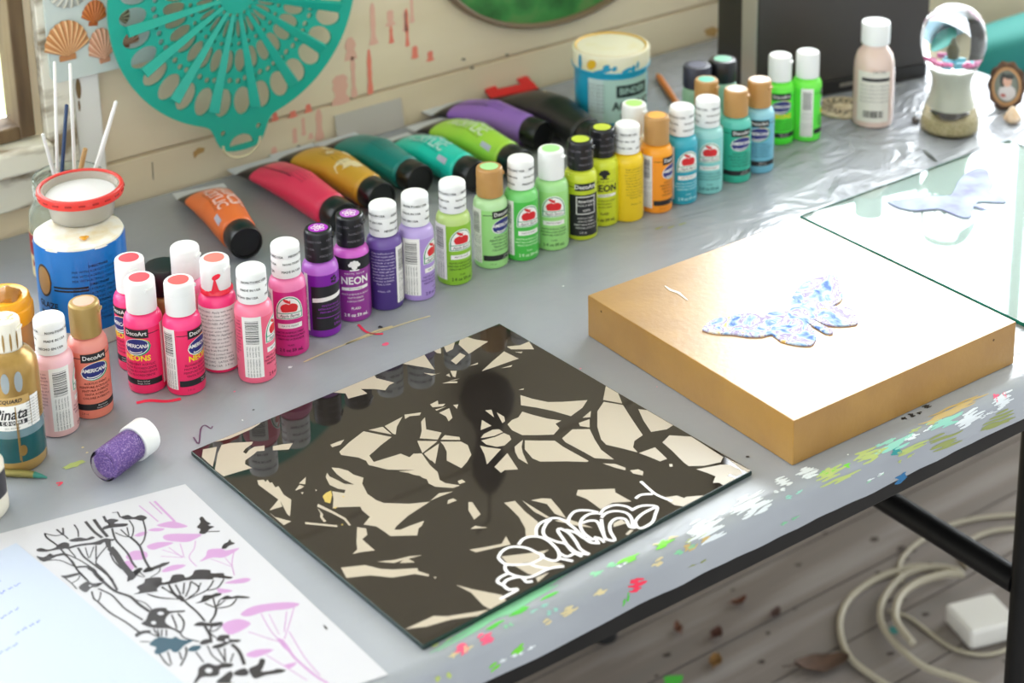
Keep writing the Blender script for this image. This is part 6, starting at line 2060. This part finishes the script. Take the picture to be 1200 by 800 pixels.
# broad bright patch of sky on the side of the right-hand window, dimmer elsewhere
dot = nt.nodes.new('ShaderNodeVectorMath'); dot.operation = 'DOT_PRODUCT'
sd = Vector((.72, .60, .38)).normalized(); dot.inputs[1].default_value = sd
nt.links.new(tc.outputs['Generated'], dot.inputs[0])
mr = nt.nodes.new('ShaderNodeMapRange'); mr.interpolation_type = 'SMOOTHSTEP'
mr.inputs['From Min'].default_value = .45; mr.inputs['From Max'].default_value = .95
mr.inputs['To Min'].default_value = .0; mr.inputs['To Max'].default_value = 7.2
nt.links.new(dot.outputs['Value'], mr.inputs['Value'])
# open sky beyond the wall is brighter than the tree-shaded side behind the viewer
sp = nt.nodes.new('ShaderNodeSeparateXYZ'); nt.links.new(tc.outputs['Generated'], sp.inputs[0])
m2 = nt.nodes.new('ShaderNodeMapRange'); m2.interpolation_type = 'SMOOTHSTEP'
m2.inputs['From Min'].default_value = -.1; m2.inputs['From Max'].default_value = .7
m2.inputs['To Min'].default_value = .74; m2.inputs['To Max'].default_value = 3.4
nt.links.new(sp.outputs['Y'], m2.inputs['Value'])
m3_ = nt.nodes.new('ShaderNodeMapRange'); m3_.interpolation_type = 'SMOOTHSTEP'
m3_.inputs['From Min'].default_value = .1; m3_.inputs['From Max'].default_value = -.8
m3_.inputs['To Min'].default_value = .0; m3_.inputs['To Max'].default_value = .9
nt.links.new(sp.outputs['X'], m3_.inputs['Value'])
ae_ = nt.nodes.new('ShaderNodeMath'); ae_.operation = 'ADD'
nt.links.new(m2.outputs['Result'], ae_.inputs[0]); nt.links.new(m3_.outputs['Result'], ae_.inputs[1])
ad_ = nt.nodes.new('ShaderNodeMath'); ad_.operation = 'ADD'
nt.links.new(mr.outputs['Result'], ad_.inputs[0]); nt.links.new(ae_.outputs['Value'], ad_.inputs[1])
nt.links.new(ad_.outputs['Value'], bg.inputs['Strength'])
bg.inputs['Color'].default_value = (.91, .96, 1.0, 1)

# ------------------------------------------------------------------ camera object
cam = bpy.data.cameras.new('camera')
co_ = bpy.data.objects.new('camera', cam); COL.objects.link(co_)
m3 = Matrix((RT, UP, -FW)).transposed()
co_.matrix_world = Matrix.Translation(CAM) @ m3.to_4x4()
cam.sensor_width = 36.0; cam.sensor_fit = 'HORIZONTAL'
cam.lens = FPX / 1200 * 36
cam.shift_x = (600 - CX) / 1200
cam.shift_y = (CY - 400) / 1200
cam.clip_start = .05
cam.dof.use_dof = True
cam.dof.focus_distance = (U(200, 420, .04) - CAM).dot(FW)
cam.dof.aperture_fstop = 6.0
SC.camera = co_
vs_ = SC.view_settings
vs_.view_transform = 'Standard'
try:
    vs_.look = 'None'
except TypeError:
    pass
vs_.exposure = 0.50
vs_.gamma = 1.0
vs_.use_curve_mapping = False
